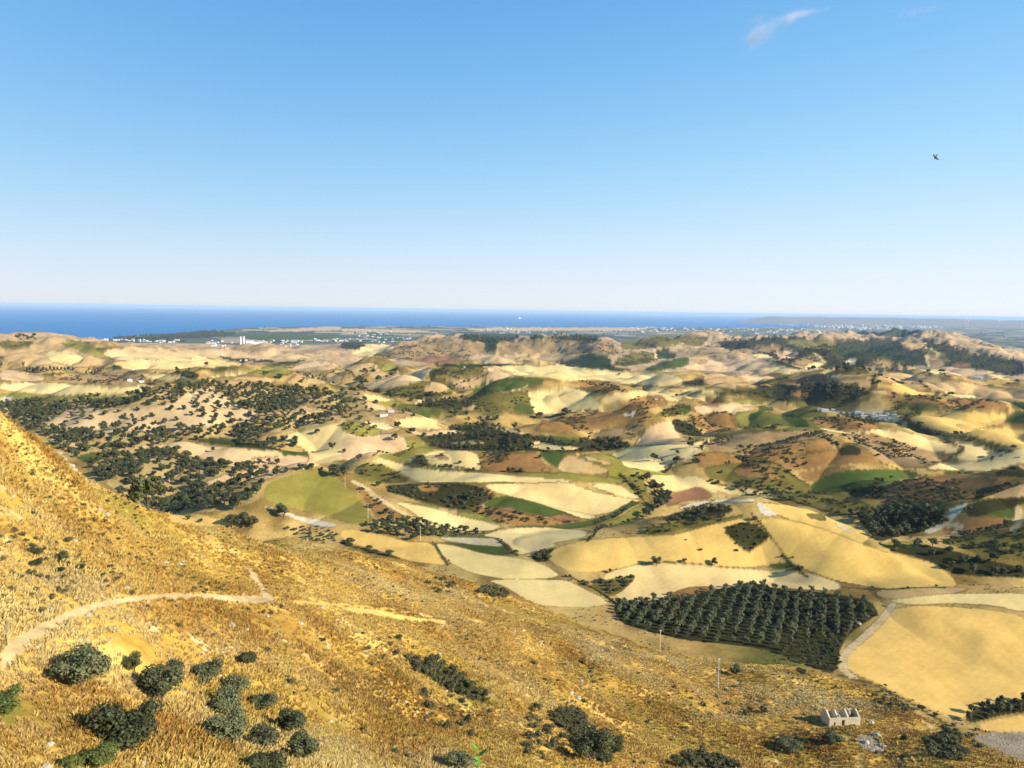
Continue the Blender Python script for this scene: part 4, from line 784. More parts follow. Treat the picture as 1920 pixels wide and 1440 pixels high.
WOODS = [  # place, outline, kinds of ground, spacing, size
 ('D',[(440,440),(840,360),(1040,395),(1280,470),(1500,470),(1660,500),(1450,570),(1460,660),(1200,720),(900,740),(700,640)],'W',6.9,8.8),
 ('D',[(440,440),(840,360),(1040,395),(1280,470),(1500,470),(1660,500),(1450,570),(1460,660),(1200,720),(900,740),(700,640)],'k',24,8),
 ('D',[(0,95),(300,105),(480,95),(700,70),(850,50),(1100,0),(1500,10),(1920,60),(1960,120),(1920,220),(1500,280),(1040,320),(720,380),(440,440),(300,330),(100,200),(0,170)],'Wd',6.6,9.0),
 ('D',[(0,95),(300,105),(480,95),(700,70),(850,50),(1100,0),(1500,10),(1920,60),(1920,220),(1500,280),(1040,320),(720,380),(440,440),(300,330),(100,200),(0,170)],'k',11,8.0),
 ('E',[(0,0),(130,60),(160,100),(380,150),(440,190),(330,250),(0,200)],'W',12,8),
 ('E',[(430,300),(600,290),(620,230),(760,220),(900,230),(1080,290),(1250,300),(1540,310),(1640,340),(1600,360),(1400,380),(1300,390),(1040,370),(860,380),(600,370),(480,330)],'m',10,7),
 ('B',[(390,660),(620,620),(740,650),(660,690),(560,680)],'m',10,6.5),('E',[(600,160),(750,170),(900,205),(820,215),(640,190)],None,10,8),
 ('E',[(1700,540),(1740,530),(1800,580),(1850,650),(1800,700),(1720,755),(1700,740),(1780,660),(1750,590)],None,4.5,7),
 ('E',[(60,800),(180,780),(350,750),(460,800),(640,810),(780,835),(770,855),(520,860),(400,890),(250,850)],None,5,6),
 ('F',[(970,740),(1250,710),(1440,720),(1520,770),(1330,840),(1200,860),(1080,890),(1040,800)],'m',4.6,7),
 ('F',[(1130,930),(1300,890),(1500,930),(1700,1000),(1990,1040),(1990,1090),(1650,1080),(1500,1060),(1350,980)],'m',8,6),
 ('F',[(0,220),(60,230),(130,300),(0,280)],None,9,6),('F',[(-50,430),(560,460),(540,500),(100,520)],'bo',15,6),
 ('D',[(1310,330),(1450,250),(1500,310),(1660,320),(1680,360),(1560,370),(1430,350)],None,8,9),
 ('B',[(650,265),(1010,262),(990,290),(890,300),(860,350),(820,360),(800,300),(700,295)],'d',17,14),('B',[(1060,262),(1140,272),(1130,290),(1060,285)],'d',17,14),('B',[(1170,268),(1450,268),(1440,295),(1180,290)],'d',17,14),
 ('C',[(180,300),(340,290),(550,270),(900,285),(1370,278),(1560,345),(1920,410),(1920,500),(1280,440),(800,455),(560,400)],'md',34,13),('C',[(860,460),(1280,445),(1250,470),(880,475)],None,18,10),
 ('A',[(560,285),(900,232),(1330,250),(1310,270),(900,292)],'d',42,22),('A',[(80,270),(230,280),(200,295),(90,295)],None,24,16),
 ('A',[(980,465),(1080,470),(1130,490),(1100,520),(1010,490)],None,14,9),('D',[(280,20),(480,-20),(900,0),(700,70)],'yv',60,8),
 ('I',[(560,400),(760,370),(890,370),(900,470),(860,560),(700,510),(560,460)],None,3.4,3.0),
 ('I',[(1580,790),(1680,730),(1920,690),(1990,690),(1990,760),(1750,790),(1620,830)],None,4,4.0),
]
WOOD_NAMES = ['the dense wood beyond the spur', 'the clearings of the wood beyond the spur', 'the wooded hill behind the tan knoll', 'the dotted tan flank of the wooded hill', 'the copse by the white farm buildings', 'the riverside belt in mid valley', 'the square plantation below the rowed hill', 'the belt beside the farm track', 'the curved gully belt between the wheat fields', 'the belt beside the white fallow field', 'the wood by the pale dry riverbed', 'the scattered wood below the green gully', 'the thicket under the brown hill', 'the scrubby brown slope', 'the copse beside the tan knoll', 'the crown of the bare ridge', 'the crown of the bare ridge', 'the crown of the bare ridge', 'the dark range', 'the strip below the dark range', 'the dark coastal wood', 'the plateau rim above the sea', 'the strip beside the far pale knoll', 'the meadow below the knolls', 'the thicket at the end of the olive grove', 'the green strip below the big golden field']
oaks = []
for wi, (t, pts, cl, sp, sz) in enumerate(WOODS):
    for x, y in darts(pmask(t, pts, cl), sp):
        s = sz * random.uniform(0.65, 1.25); oaks.append((x, y, s, wi))
far_x = sample((ID == i_x) & VIS, 1500, 0.6)                         # tree belts of the coastal plain
keep = fbm(far_x[:, 0] / 500, far_x[:, 1] / 500, 3, 81) > 0.12
for x, y in far_x[keep]: oaks.append((x, y, random.uniform(16, 34), 20))
oaks = np.array(oaks); oz = zat(oaks[:, 0], oaks[:, 1]); fx_, fy_ = project(oaks[:, 0], oaks[:, 1], oz)
oaks = oaks[(oz > 1.5) & ~((fx_ > 688) & (fx_ < 756) & (fy_ > 764) & (fy_ < 800))]; oz = zat(oaks[:, 0], oaks[:, 1])
ps = oaks[:, 2] * FPX / np.sqrt(oaks[:, 0] ** 2 + oaks[:, 1] ** 2 + (CAMZ - oz) ** 2); order = np.argsort(-ps)
for j, i in enumerate(order[:300]):
    add_tree('oak_tree', OAK[j % 5], oaks[i, 0], oaks[i, 1], oaks[i, 2], 'round dark evergreen tree in ' + WOOD_NAMES[int(oaks[i, 3])], 'tree', 'trees of ' + WOOD_NAMES[int(oaks[i, 3])], parts=ps[i] > 14, z=oz[i])
rest = order[300:]
scatter('woodland', np.stack([oaks[rest, 0], oaks[rest, 1], oz[rest] - 0.02 * oaks[rest, 2]], -1), np.stack([oaks[rest, 2], oaks[rest, 2], oaks[rest, 2] * rng.uniform(.8, 1.15, len(rest))], -1),
        np.stack([np.zeros(len(rest))] * 2 + [rng.uniform(0, 6.28, len(rest))], -1), [v[2] for v in FAR], 'dark evergreen woodland and tree belts covering the distant hills', 'woodland')

# olives planted in rows: the near grove and the orchards further off
ROWS = [('',[(1150,1135),(1180,1130),(1280,1120),(1340,1105),(1420,1092),(1460,1105),(1560,1112),(1630,1125),(1648,1150),(1625,1165),(1590,1190),(1500,1205),(1450,1218),(1380,1210),(1280,1200),(1200,1180),(1160,1165)],6.3,4.3,0.10,3.7),
 ('E',[(0,215),(80,205),(260,265),(110,310),(0,250)],11,8,0.5,5),('A',[(1590,530),(1640,490),(1810,470),(1860,545),(1700,550)],22,13,0.6,7),('A',[(1820,470),(1920,480),(1920,540),(1870,545)],22,13,-0.3,7),
 ('C',[(620,540),(850,530),(1000,545),(1070,600),(850,640),(780,610)],17,12,0.15,8),('F',[(720,200),(830,180),(1000,190),(1150,235),(1060,260),(900,265),(760,225)],13,9,0.5,6),('B',[(500,455),(610,455),(600,480),(500,510)],24,16,0.6,9),
 ('B',[(600,505),(720,505),(830,485),(835,520),(780,550),(700,575),(640,560)],22,14,1.0,6),('B',[(0,310),(130,310),(130,345),(0,345)],40,26,0.3,14)]
olv = []
for t, pts, a, b_, ang, sz in ROWS:
    m = pmask(t, pts); xs, ys = GX[m], GY[m]
    if len(xs) == 0: continue
    poly = rounded(T(t, pts)); cx, cy = xs.mean(), ys.mean(); base = math.atan2(cx, cy) + ang; ex = np.array([math.cos(base), -math.sin(base)]); ey = np.array([math.sin(base), math.cos(base)])
    u = (xs - cx) * ex[0] + (ys - cy) * ex[1]; v = (xs - cx) * ey[0] + (ys - cy) * ey[1]
    for i in range(int(u.min() / a) - 1, int(u.max() / a) + 2):
        for j in range(int(v.min() / b_) - 1, int(v.max() / b_) + 2):
            if random.random() < 0.05: continue
            x = cx + ex[0] * i * a + ey[0] * j * b_ + random.gauss(0, .07 * a); y = cy + ex[1] * i * a + ey[1] * j * b_ + random.gauss(0, .07 * a)
            zz = float(zat(x, y)[0]); qx, qy = project(np.array([x]), np.array([y]), np.array([zz]))
            if inpoly(qx, qy, poly)[0]: olv.append((x, y, sz * random.uniform(.78, 1.15), zz))
olv.sort(key=lambda q: -psize(q[0], q[1], q[3], q[2]))
for j, q in enumerate(olv[:300]):
    near = math.hypot(q[0], q[1]) < 560
    add_tree('olive_tree', OLIVE[j % 4], q[0], q[1], q[2], 'grey green olive tree planted in the dense rows of the grove beside the golden field' if near else 'small olive tree in the terraced orchard rows on a far slope', 'tree', 'olive trees of the grove' if near else 'orchard trees on far slopes', z=q[3], tall=random.uniform(.8, 1.1), parts=near)
rest = np.array(olv[300:])
if len(rest): scatter('orchard_trees', np.stack([rest[:, 0], rest[:, 1], rest[:, 3] - .1], -1), np.repeat(rest[:, 2:3], 3, 1), np.stack([np.zeros(len(rest))] * 2 + [rng.uniform(0, 6.28, len(rest))], -1), [v[2] for v in FAR], 'rows of orchard trees on the far hillsides', 'orchard')

# hedgerows and windbreaks
hed = []
for hi_, (t, pts, sp, sz) in enumerate(HEDGE):
    P = [hit(*p) for p in T(t, pts)]; P = [p for p in P if p is not None]
    for a, b in zip(P[:-1], P[1:]):
        n = max(1, int(np.linalg.norm(b[:2] - a[:2]) / sp))
        for i in range(n):
            if random.random() < .3: continue
            q = a + (b - a) * ((i + random.random() * .6) / n); hed.append((q[0] + random.gauss(0, .4 * sp), q[1] + random.gauss(0, .4 * sp), sz * random.choice((.5, .7, .9, 1.2, 1.6)) * random.uniform(.8, 1.2), hi_))
hed = [(x, y, s, float(zat(x, y)[0]), k) for x, y, s, k in hed]; hed.sort(key=lambda q: -psize(q[0], q[1], q[3], q[2]))
def side_classes(k):
    t, pts, sp, sz = HEDGE[k]; a, b = T(t, pts)[:2]; mx, my = (a[0] + b[0]) / 2, (a[1] + b[1]) / 2; out = []
    for s in (-1, 1):
        p_ = hit(mx + s * 5, my + s * 9)
        ci = int(np.clip(round((math.atan2(p_[0], p_[1]) - AZ[0]) / (AZ[1] - AZ[0])), 0, NC - 1)); ri = int(np.argmin(abs(R - math.hypot(p_[0], p_[1])))); out.append(CLSOF[ID[ri, ci]])
    return out
for j, q in enumerate(hed[:300]):
    e = bpy.data.objects.new('hedge_shrub', BUSHO[j % 3]); COL.objects.link(e); put(e, (q[0], q[1], q[3] - .03 * q[2]), q[2] * 1.25, random.uniform(0, 6), q[2] * 1.25)
    a_, b2 = [CLS[c][0].replace('_', ' ') for c in side_classes(q[4])]; gname = 'hedgerow between %s and %s' % (a_, b2) if a_ != b2 else 'hedgerow crossing the ' + a_
    tags(e, 'dark green shrub in the ' + gname, 'shrub', gname)
rest = np.array(hed[300:])
if len(rest): scatter('hedgerow', np.stack([rest[:, 0], rest[:, 1], rest[:, 3] - .1], -1), np.repeat(rest[:, 2:3] * 1.25, 3, 1), np.stack([np.zeros(len(rest))] * 2 + [rng.uniform(0, 6.28, len(rest))], -1), BUSHO, 'thin dark hedgerows along far field edges', 'hedgerow')

for t, pts, n in (('A', [(8,448),(150,472),(250,480),(385,474)], 21), ('A', [(412,472),(500,474),(582,468)], 11)):   # tall windbreak
    P = [hit(*q) for q in T(t, pts)]; P = np.array([q[:2] for q in P if q is not None]); u = np.linspace(0, len(P) - 1, n)
    for j, k in enumerate(u):
        x, y = np.interp(k, range(len(P)), P[:, 0]), np.interp(k, range(len(P)), P[:, 1])
        add_tree('windbreak_tree', OAK[j % 5], x, y, 6.5 * random.uniform(.8, 1.15), 'tall narrow tree in the windbreak row below the bare plateau', 'tree', 'windbreak trees below the plateau', parts=False, tall=random.uniform(1.9, 2.6))
# trees standing alone
LONE = [('E',[(300,315,42),(15,388,26),(100,432,42),(1760,437,52),(1805,437,18),(1890,396,26),(715,648,46),(210,578,36),(460,462,15),(395,476,12),(10,520,70),(320,246,40),(395,280,40),(945,498,36),(1015,497,20),(1120,420,25),(1775,1022,55),(1515,1063,26),(1265,350,24),(250,735,40),(490,810,40)]),
 ('D',[(1785,283,36),(1870,367,42),(1195,380,30),(990,374,16),(1460,452,36),(1510,445,30),(1560,453,36),(1700,487,46),(1750,481,40),(1810,490,26),(1880,525,80),(1310,710,95),(1595,752,82),(1300,800,70),(1360,800,80),(1420,810,70),(1055,766,28),(1125,785,30)]),
 ('F',[(45,326,30),(75,326,15),(40,358,40),(1100,410,22),(180,1018,42),(10,1006,30),(660,1060,42),(940,738,44)]),
 ('A',[(510,614,25),(555,611,22),(830,583,30),(865,552,22),(790,609,22),(645,614,12),(1575,515,36),(1495,495,32),(1160,440,26)]),('B',[(1885,614,22),(1560,492,16),(395,640,26),(130,636,30),(170,697,28)]),('C',[(735,465,32),(710,466,22)])]
GN = {'w': 'golden wheat field', 'p': 'pale stubble field', 'g': 'golden wheat field', 'k': 'dry tan field', 't': 'dry tan field', 'y': 'yellow green meadow', 'v': 'green field', 'd': 'dark green field', 'o': 'olive green slope', 'b': 'brown slope', 'm': 'scrubby slope', 'h': 'dry grass hillside', 'f': 'valley floor'}
for t, L in LONE:
    for i, (a, b, wpx) in enumerate(L):
        p = hit(*T(t, [(a, b)])[0])
        if p is None: continue
        s = wpx / 3 * math.hypot(p[0], p[1], CAMZ - p[2]) / FPX * 1.15
        ci = int(round((math.atan2(p[0], p[1]) - AZ[0]) / (AZ[1] - AZ[0]))); ri = int(np.argmin(abs(R - math.hypot(p[0], p[1])))); g_ = GN.get(CLSOF[ID[ri, ci]], 'valley floor')
        add_tree('field_tree', OAK[i % 5], p[0], p[1], s, 'lone dark round tree standing on the ' + g_, 'tree', 'lone trees on the ' + g_, parts=wpx > 30)

# bushes and small olives on the near hillside: outline middle, width and foot row in the photograph
HEROES = [('G',455,695,255,1.0,HERO[0],'broad grey green olive bush just below the bend of the dirt track'),('G',755,560,105,1.0,HEROD[0],'small round dark bush between the dirt track and the olive bushes'),('G',915,745,215,1.05,HERO[1],'full round olive bush with a smaller bush close behind it'),
 ('G',968,618,130,.9,HERO[2],'smaller faint bush tucked behind the full round olive bush'),('G',1170,640,175,.9,HERO[3],'grey olive bush at the upper end of the bush cluster'),('G',1322,702,155,.85,HERO[0],'dark grey bush below the upper end of the cluster'),('G',1385,520,105,1.0,HEROD[1],'lone bright edged dark green bush high on the grass slope'),
 ('G',1275,815,190,.9,HERO[2],'upper of two olive bushes grown together in the cluster'),('G',1285,958,230,.85,HERO[1],'lower of two olive bushes grown together in the cluster'),('G',1478,785,150,.8,HERO[3],'thin greyish bush in the middle of the cluster'),('G',1475,1000,175,.9,HERO[0],'round dark bush at the lower middle of the cluster'),
 ('G',1635,915,165,1.0,HERO[3],'upright dark olive bush on the outer side of the cluster'),('G',1712,1060,175,1.05,HERO[1],'lowest dark olive bush on the outer side of the cluster'),('G',740,1005,320,.85,HEROD[0],'broad dense dark green bush standing apart in tall straw grass'),
 ('G',30,790,190,.7,HEROY[0],'yellow green leafy shrub below the start of the dirt track'),('G',415,1110,120,.8,HEROY[1],'dark edged green shrub beside a bright yellow green shrub'),('G',555,1115,190,.8,HEROY[0],'bright yellow green shrub at the foot of the straw slope'),('G',1490,1130,200,.8,HEROD[1],'flat dark bush below the bush cluster'),
 ('H',660,1110,150,.8,HERO[2],'dusty green bush beside the leafy green shoot'),('H',1400,1075,215,1.0,HEROD[0],'large dark tree at the lower end of the dark rectangular patch'),('H',1540,1010,100,1.0,HEROD[1],'round dark tree beside the large dark tree by the dark rectangular patch'),('H',1905,1085,90,1.0,HEROD[1],'small dark tree low on the slope below the ruined house'),
 ('I',303,568,64,1.0,HEROD[0],'round dark tree next to the utility pole on the slope'),('I',665,556,48,1.0,HEROD[1],'round dark bush at the edge of the slope below the olive grove'),('I',450,776,44,1.2,HEROD[0],'small upright dark tree between the pole and the ruined house'),('I',1245,934,42,1.2,HEROD[1],'small upright dark bush beyond the bare bank by the ruined house'),
 ('I',1520,920,80,.8,HEROD[0],'low dark bush at the edge of the gully scrub'),('I',850,965,100,.7,HERO[1],'grey green shrub downhill of the ruined house'),('I',600,1000,120,.6,HERO[2],'spreading green shrub on the lower slope'),('D',345,1015,68,1.0,HEROD[0],'larger of the paired dark bushes on the spur'),('D',195,975,70,.8,HEROD[1],'upper of the stacked dark bushes on the spur'),('D',200,1045,62,.9,HEROD[0],'lower of the stacked dark bushes on the spur'),('D',335,1075,60,.7,HEROD[1],'low dark bush under the paired bushes on the spur'),('D',445,1060,52,.8,HEROD[0],'round dark bush above the dirt track on the spur')]
for t, a, b, wpx, tall, var, lab in HEROES:
    px, py = T(t, [(a, b)])[0]; p = hit(px, py)
    s = wpx / 3 * math.hypot(p[0], p[1], CAMZ - p[2]) / FPX * 1.12
    back = np.array([p[0], p[1]]) / math.hypot(p[0], p[1]) * s * 0.34                # the row marks the crown's lower edge
    add_tree('olive_bush' if var in HERO else 'leafy_bush', var, p[0] + back[0], p[1] + back[1], s, lab, 'bush', tall=tall)

# low scrub on the near hillside
SCRUB = [('H',[(340,440),(560,490),(700,560),(830,690),(800,730),(600,640),(420,540)],1.5,2.2),('H',[(0,300),(300,340),(560,480),(400,520),(120,420)],3.2,1.5),('H',[(420,650),(700,700),(860,760),(840,960),(620,900),(500,780)],4.2,1.8),('H',[(1050,740),(1180,740),(1200,850),(1300,960),(1120,1050),(980,1000),(1080,880)],2.6,2.0),
 ('H',[(760,70),(860,70),(980,125),(900,130),(780,115)],2.6,3.4),('H',[(430,20),(650,20),(640,100),(540,110)],4.0,2.4),('H',[(1360,480),(1440,500),(1430,640),(1370,560)],3,1.6),('I',[(200,580),(480,700),(460,800),(160,760)],4.2,1.7),('I',[(500,880),(900,900),(880,980),(660,1010),(480,990)],3.4,2.2),
 ('I',[(1000,680),(1100,680),(1300,730),(1300,770),(1150,750)],3.0,2.2),('I',[(1340,930),(1500,880),(1620,1010),(1560,1040),(1400,1020)],2.3,2.6),('I',[(1060,980),(1300,1020),(1280,1040),(1080,1010)],2,1.8),('I',[(0,690),(160,700),(140,860),(0,900)],5,1.6),('I',[(700,560),(1000,680),(700,640)],5,1.5),
 ('D',[(0,350),(300,420),(700,760),(900,900),(500,1000),(0,900)],6.5,1.3),('G',[(60,0),(700,0),(600,110),(100,300)],6,0.9),('H',[(1185,760),(1240,742),(1340,740),(1385,840),(1450,900),(1520,1010),(1500,1078),(1300,985),(1300,880),(1200,850)],1.15,1.7),  # last outline: dark rectangular patch, filled with close-set low bushes
 ('I',[(0,1000),(120,990),(280,1040),(330,1085),(0,1085)],1.3,1.9),('F',[(230,820),(300,780),(420,780),(500,860),(400,920),(370,950),(290,880)],3.2,2.3),('E',[(240,570),(720,560),(880,620),(780,680),(690,710),(560,690),(400,640)],6.5,3),('I',[(1580,790),(1340,930),(1400,1060),(1640,1000),(1700,900)],5,2.2),  # first outline: lowest dark patch, filled the same way with bushes
 ('D',[(1600,810),(1850,800),(1920,880),(1800,910),(1620,850)],3.8,3),('G',[(700,420),(1900,250),(1900,800),(1500,560)],9,1.2),('F',[(0,850),(400,930),(300,1040),(0,1000)],11,2),('H',[(840,450),(1900,520),(1900,900),(1300,700)],9,1.3)]
SCRUB_NAMES = ['the dark scrub band across the straw slope', 'the dotted upper end of the scrub band', 'the lower straw slope under the scrub band', 'the fringe of the dark rectangular patch', 'the brow by the pale wheat field', 'the upper brow of the hillside', 'the rocky rib on the slope', 'the slope beside the pole', 'the slope below the ruined house', 'the edge above the golden field', 'the gully by the rubble bank', 'the foot of the bare bank', 'the slope beyond the rocky rib', 'the slope edge below the grove', 'the spur above the track', 'the bank above the track', 'the dark rectangular patch', 'the lowest dark patch', 'the square patch on the gold hill', 'the dark hill in mid valley', 'the gully mouth', 'the slope behind the spur', 'the grass below the track', 'the gold hill flank', 'the slope around the rocky rib']
scr = []
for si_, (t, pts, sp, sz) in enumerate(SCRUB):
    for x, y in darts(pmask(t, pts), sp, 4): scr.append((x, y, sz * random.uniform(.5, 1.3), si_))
sm = np.isin(IDC, list('bonm')) & VIS & (R[:, None] > 380) & (R[:, None] < 3600) & (fbm(GX / 60, GY / 60, 3, 97) > 0.0)
for x, y in sample(sm, 5200, 1.0): scr.append((x, y, random.uniform(1.0, 3.2) * (1 + math.hypot(x, y) / 3000), 19))
sm = np.isin(IDC, list('hf')) & VIS & (R[:, None] > 90) & (R[:, None] < 700) & (fbm(GX / 25, GY / 25, 3, 98) > 0.08)
for x, y in sample(sm, 3600, 1.0): scr.append((x, y, random.uniform(.3, 1.0), 22))
scr = np.array(scr); sz_ = zat(scr[:, 0], scr[:, 1]); ps = scr[:, 2] * FPX / np.sqrt(scr[:, 0] ** 2 + scr[:, 1] ** 2 + (CAMZ - sz_) ** 2); order = np.argsort(-ps)
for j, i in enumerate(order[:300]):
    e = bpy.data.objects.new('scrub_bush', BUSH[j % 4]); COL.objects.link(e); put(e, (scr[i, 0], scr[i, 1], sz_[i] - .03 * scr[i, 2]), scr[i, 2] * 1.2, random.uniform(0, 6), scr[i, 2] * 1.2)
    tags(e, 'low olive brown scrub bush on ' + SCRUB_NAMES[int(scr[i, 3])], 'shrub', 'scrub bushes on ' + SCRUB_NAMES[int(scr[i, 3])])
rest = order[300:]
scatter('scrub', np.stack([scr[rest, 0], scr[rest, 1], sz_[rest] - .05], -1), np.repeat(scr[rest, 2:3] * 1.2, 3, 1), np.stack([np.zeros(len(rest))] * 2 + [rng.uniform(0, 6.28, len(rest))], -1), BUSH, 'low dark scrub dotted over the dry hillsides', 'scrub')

# dry grass in tufts
def grass_mat():
    m, nt, b = mat('dry_grass'); oi = N(nt, 'ShaderNodeObjectInfo'); g = N(nt, 'ShaderNodeNewGeometry')
    f = noise_n(nt, g.outputs['Position'], 1 / 22.0, 4)
    k = math_n(nt, 'ADD', math_n(nt, 'MULTIPLY_ADD', f, 3.0, -1.15), math_n(nt, 'MULTIPLY_ADD', oi.outputs['Random'], 0.7, -0.2))
    c = mix_c(nt, k, tuple(lin((176,130,58)) * ALB), tuple(lin((234,200,112)) * ALB))
    f2 = noise_n(nt, g.outputs['Position'], 1 / 37.0, 3); k2 = math_n(nt, 'MINIMUM', math_n(nt, 'MAXIMUM', math_n(nt, 'MULTIPLY_ADD', f2, 3.5, -1.9), 0.0), 0.8)
    c = mix_c(nt, k2, c, tuple(lin((186,160,66)) * ALB)); f3_ = noise_n(nt, g.outputs['Position'], 1 / 55.0, 5, .65); k3 = math_n(nt, 'MINIMUM', math_n(nt, 'MAXIMUM', math_n(nt, 'MULTIPLY_ADD', f3_, 5.0, -2.5), 0.0), 0.75)
    c = mix_c(nt, k3, c, tuple(lin((236,214,152)) * ALB))
    f4_ = noise_n(nt, g.outputs['Position'], 1 / 48.0, 5, .65); k4 = math_n(nt, 'MINIMUM', math_n(nt, 'MAXIMUM', math_n(nt, 'MULTIPLY_ADD', f4_, -5.0, 2.2), 0.0), 0.7)
    c = mix_c(nt, k4, c, tuple(lin((140,98,50)) * ALB))
    nt.links.new(c, b.inputs['Base Color']); b.inputs['Roughness'].default_value = 0.85; b.inputs['Specular IOR Level'].default_value = 0.1
    return m
M_grass = grass_mat()
def tuft(seed, n=16):
    g = np.random.default_rng(seed); V = []; F = []
    for i in range(n):
        a = g.uniform(0, 6.28); r_ = 0.33 * math.sqrt(g.uniform()); x, y = r_ * math.cos(a), r_ * math.sin(a); h = g.uniform(.5, 1.0); ln = g.uniform(.1, .45); la = a + g.normal() * .6; wd = g.uniform(.05, .10); wa = g.uniform(0, 3.14)
        wx, wy = wd * math.cos(wa), wd * math.sin(wa); k = len(V)
        for t_, sc in ((-.08, 1), (.55, .8), (1, .15)):
            ox, oy = ln * t_ * abs(t_) * math.cos(la), ln * t_ * abs(t_) * math.sin(la)
            V += [(x + ox - wx * sc, y + oy - wy * sc, h * t_), (x + ox + wx * sc, y + oy + wy * sc, h * t_)]
        F += [(k, k + 1, k + 3, k + 2), (k + 2, k + 3, k + 5, k + 4)]
    return mesh_of('tuft', V, F, [M_grass])
TUFT = [tuft(s) for s in (1, 2, 3, 4, 5)]
gm = (ID == i_h) & VIS & (R[:, None] > 48) & (R[:, None] < 420)
gp = sample(gm, 125000, 1.1); gn = fbm(gp[:, 0] / 12, gp[:, 1] / 12, 3, 91); gp = gp[gn > rng.uniform(-.6, 0.0, len(gp))]
gz = zat(gp[:, 0], gp[:, 1]); gs = rng.uniform(.55, 1.25, len(gp)) * (0.75 + 0.5 * sstep(-.3, .4, fbm(gp[:, 0] / 18, gp[:, 1] / 18, 2, 92))) * (0.85 + .2 * sstep(60, 250, np.hypot(gp[:, 0], gp[:, 1])))
scatter('dry_grass', np.stack([gp[:, 0], gp[:, 1], gz - .04], -1), np.stack([gs * .95, gs * .95, gs * .58], -1), np.stack([rng.normal(0, .1, len(gp)), rng.normal(0, .1, len(gp)), rng.uniform(0, 6.28, len(gp))], -1), TUFT, 'tall dry straw grass covering the near hillside', 'grass')

# ------------------------------------------------------------------ buildings
M_plaster = simple('pale_plaster', (0.44, 0.36, 0.23), 0.9, 0.5, 0.8); M_white = simple('white_wall', (0.58, 0.56, 0.52), 0.8, 0.12, 0.05); M_roof = simple('tile_roof', (0.36, 0.20, 0.13), 0.85, 0.3, 0.1)
M_dark = simple('dark_opening', (0.05, 0.045, 0.04), 0.9, 0.2, 1); M_stone = simple('rock', (0.36, 0.31, 0.22), 0.95, 0.35, 1.2); M_wood = simple('pole_wood', (0.50, 0.46, 0.40), 0.85, 0.25, 2); M_metal = simple('white_steel', (0.80, 0.81, 0.82), 0.5, 0.05, 1)
M_grey = simple('grey_metal_roof', (0.42, 0.40, 0.37), 0.6, 0.15, 0.1)
def merge(parts):
    V = []; F = []
    for v, f in parts:
        k = len(V); V += list(v); F += [tuple(i + k for i in q) for q in f]
    return V, F
def empty(name, loc, rz=0.0):
    e = bpy.data.objects.new(name, None); COL.objects.link(e); e.location = loc; e.rotation_euler = (0, 0, rz); e.empty_display_size = 0.5; return e
# the roofless house on the slope
p = hit(1584, 1361); rh = empty('ruined_house', (p[0], p[1], float(zat(p[0], p[1])[0])), 0.10)
tags(rh, 'roofless pale stone house ruin with three open gables on the dry slope', 'house')
L, W, H, B0 = 9.6, 5.4, 2.4, -1.6
xs = [(-L/2, -L/2 + 1.35, B0, H), (-L/2 + 1.35, -L/2 + 1.95, B0, 0.1), (-L/2 + 1.35, -L/2 + 1.95, 1.25, H), (-L/2 + 1.95, -0.95, B0, H), (-0.95, -0.05, 1.9, H), (-0.95, -0.05, B0, 0.02), (-0.05, L/2, B0, H)]
prim('front_wall', *merge([box_vf(a, b, 0, 0.45, z0, z1) for a, b, z0, z1 in xs]), M_plaster, rh)
prim('back_wall', *merge([box_vf(-L/2, -1.2, W - .45, W, B0, H - .3), box_vf(-1.2, 1.6, W - .45, W, B0, H - 1.0), box_vf(1.6, L/2, W - .45, W, B0, H)]), M_plaster, rh)
for i, (gx, top, cut) in enumerate(((-L/2 + 0.002, 3.9, 0), (-L/2 + 2.7, 3.7, 1), (0.9, 3.95, 0), (L/2 - .452, 3.8, 0))):
    y0, y1 = 0.452, W - .452
    prof = [(y0, B0), (y1, B0), (y1, H - .1), (W * .56, top - .1), (W * .47, top), (W * .36, top - .35 - .3 * cut), (y0, H + .12)]
    V = [(gx, y, z) for y, z in prof] + [(gx + .45, y, z) for y, z in prof]; n = len(prof)
    F = [tuple(range(n))[::-1], tuple(range(n, 2 * n))] + [(j, (j + 1) % n, n + (j + 1) % n, n + j) for j in range(n)]
    prim('gable_wall', V, F, M_plaster, rh)
prim('floor_slab', *box_vf(-L/2 + .46, L/2 - .46, .46, W - .46, B0, -0.15), M_stone, rh)
prim('wall_stub', *merge([box_vf(-1.6, -1.15, .46, 2.3, B0, 2.9), box_vf(2.6, 3.05, 2.4, W - .46, B0, 3.1)]), M_plaster, rh)
prim('lintel', *box_vf(-1.1, 0.1, -0.04, -0.003, 1.9, 2.05), M_wood, rh)
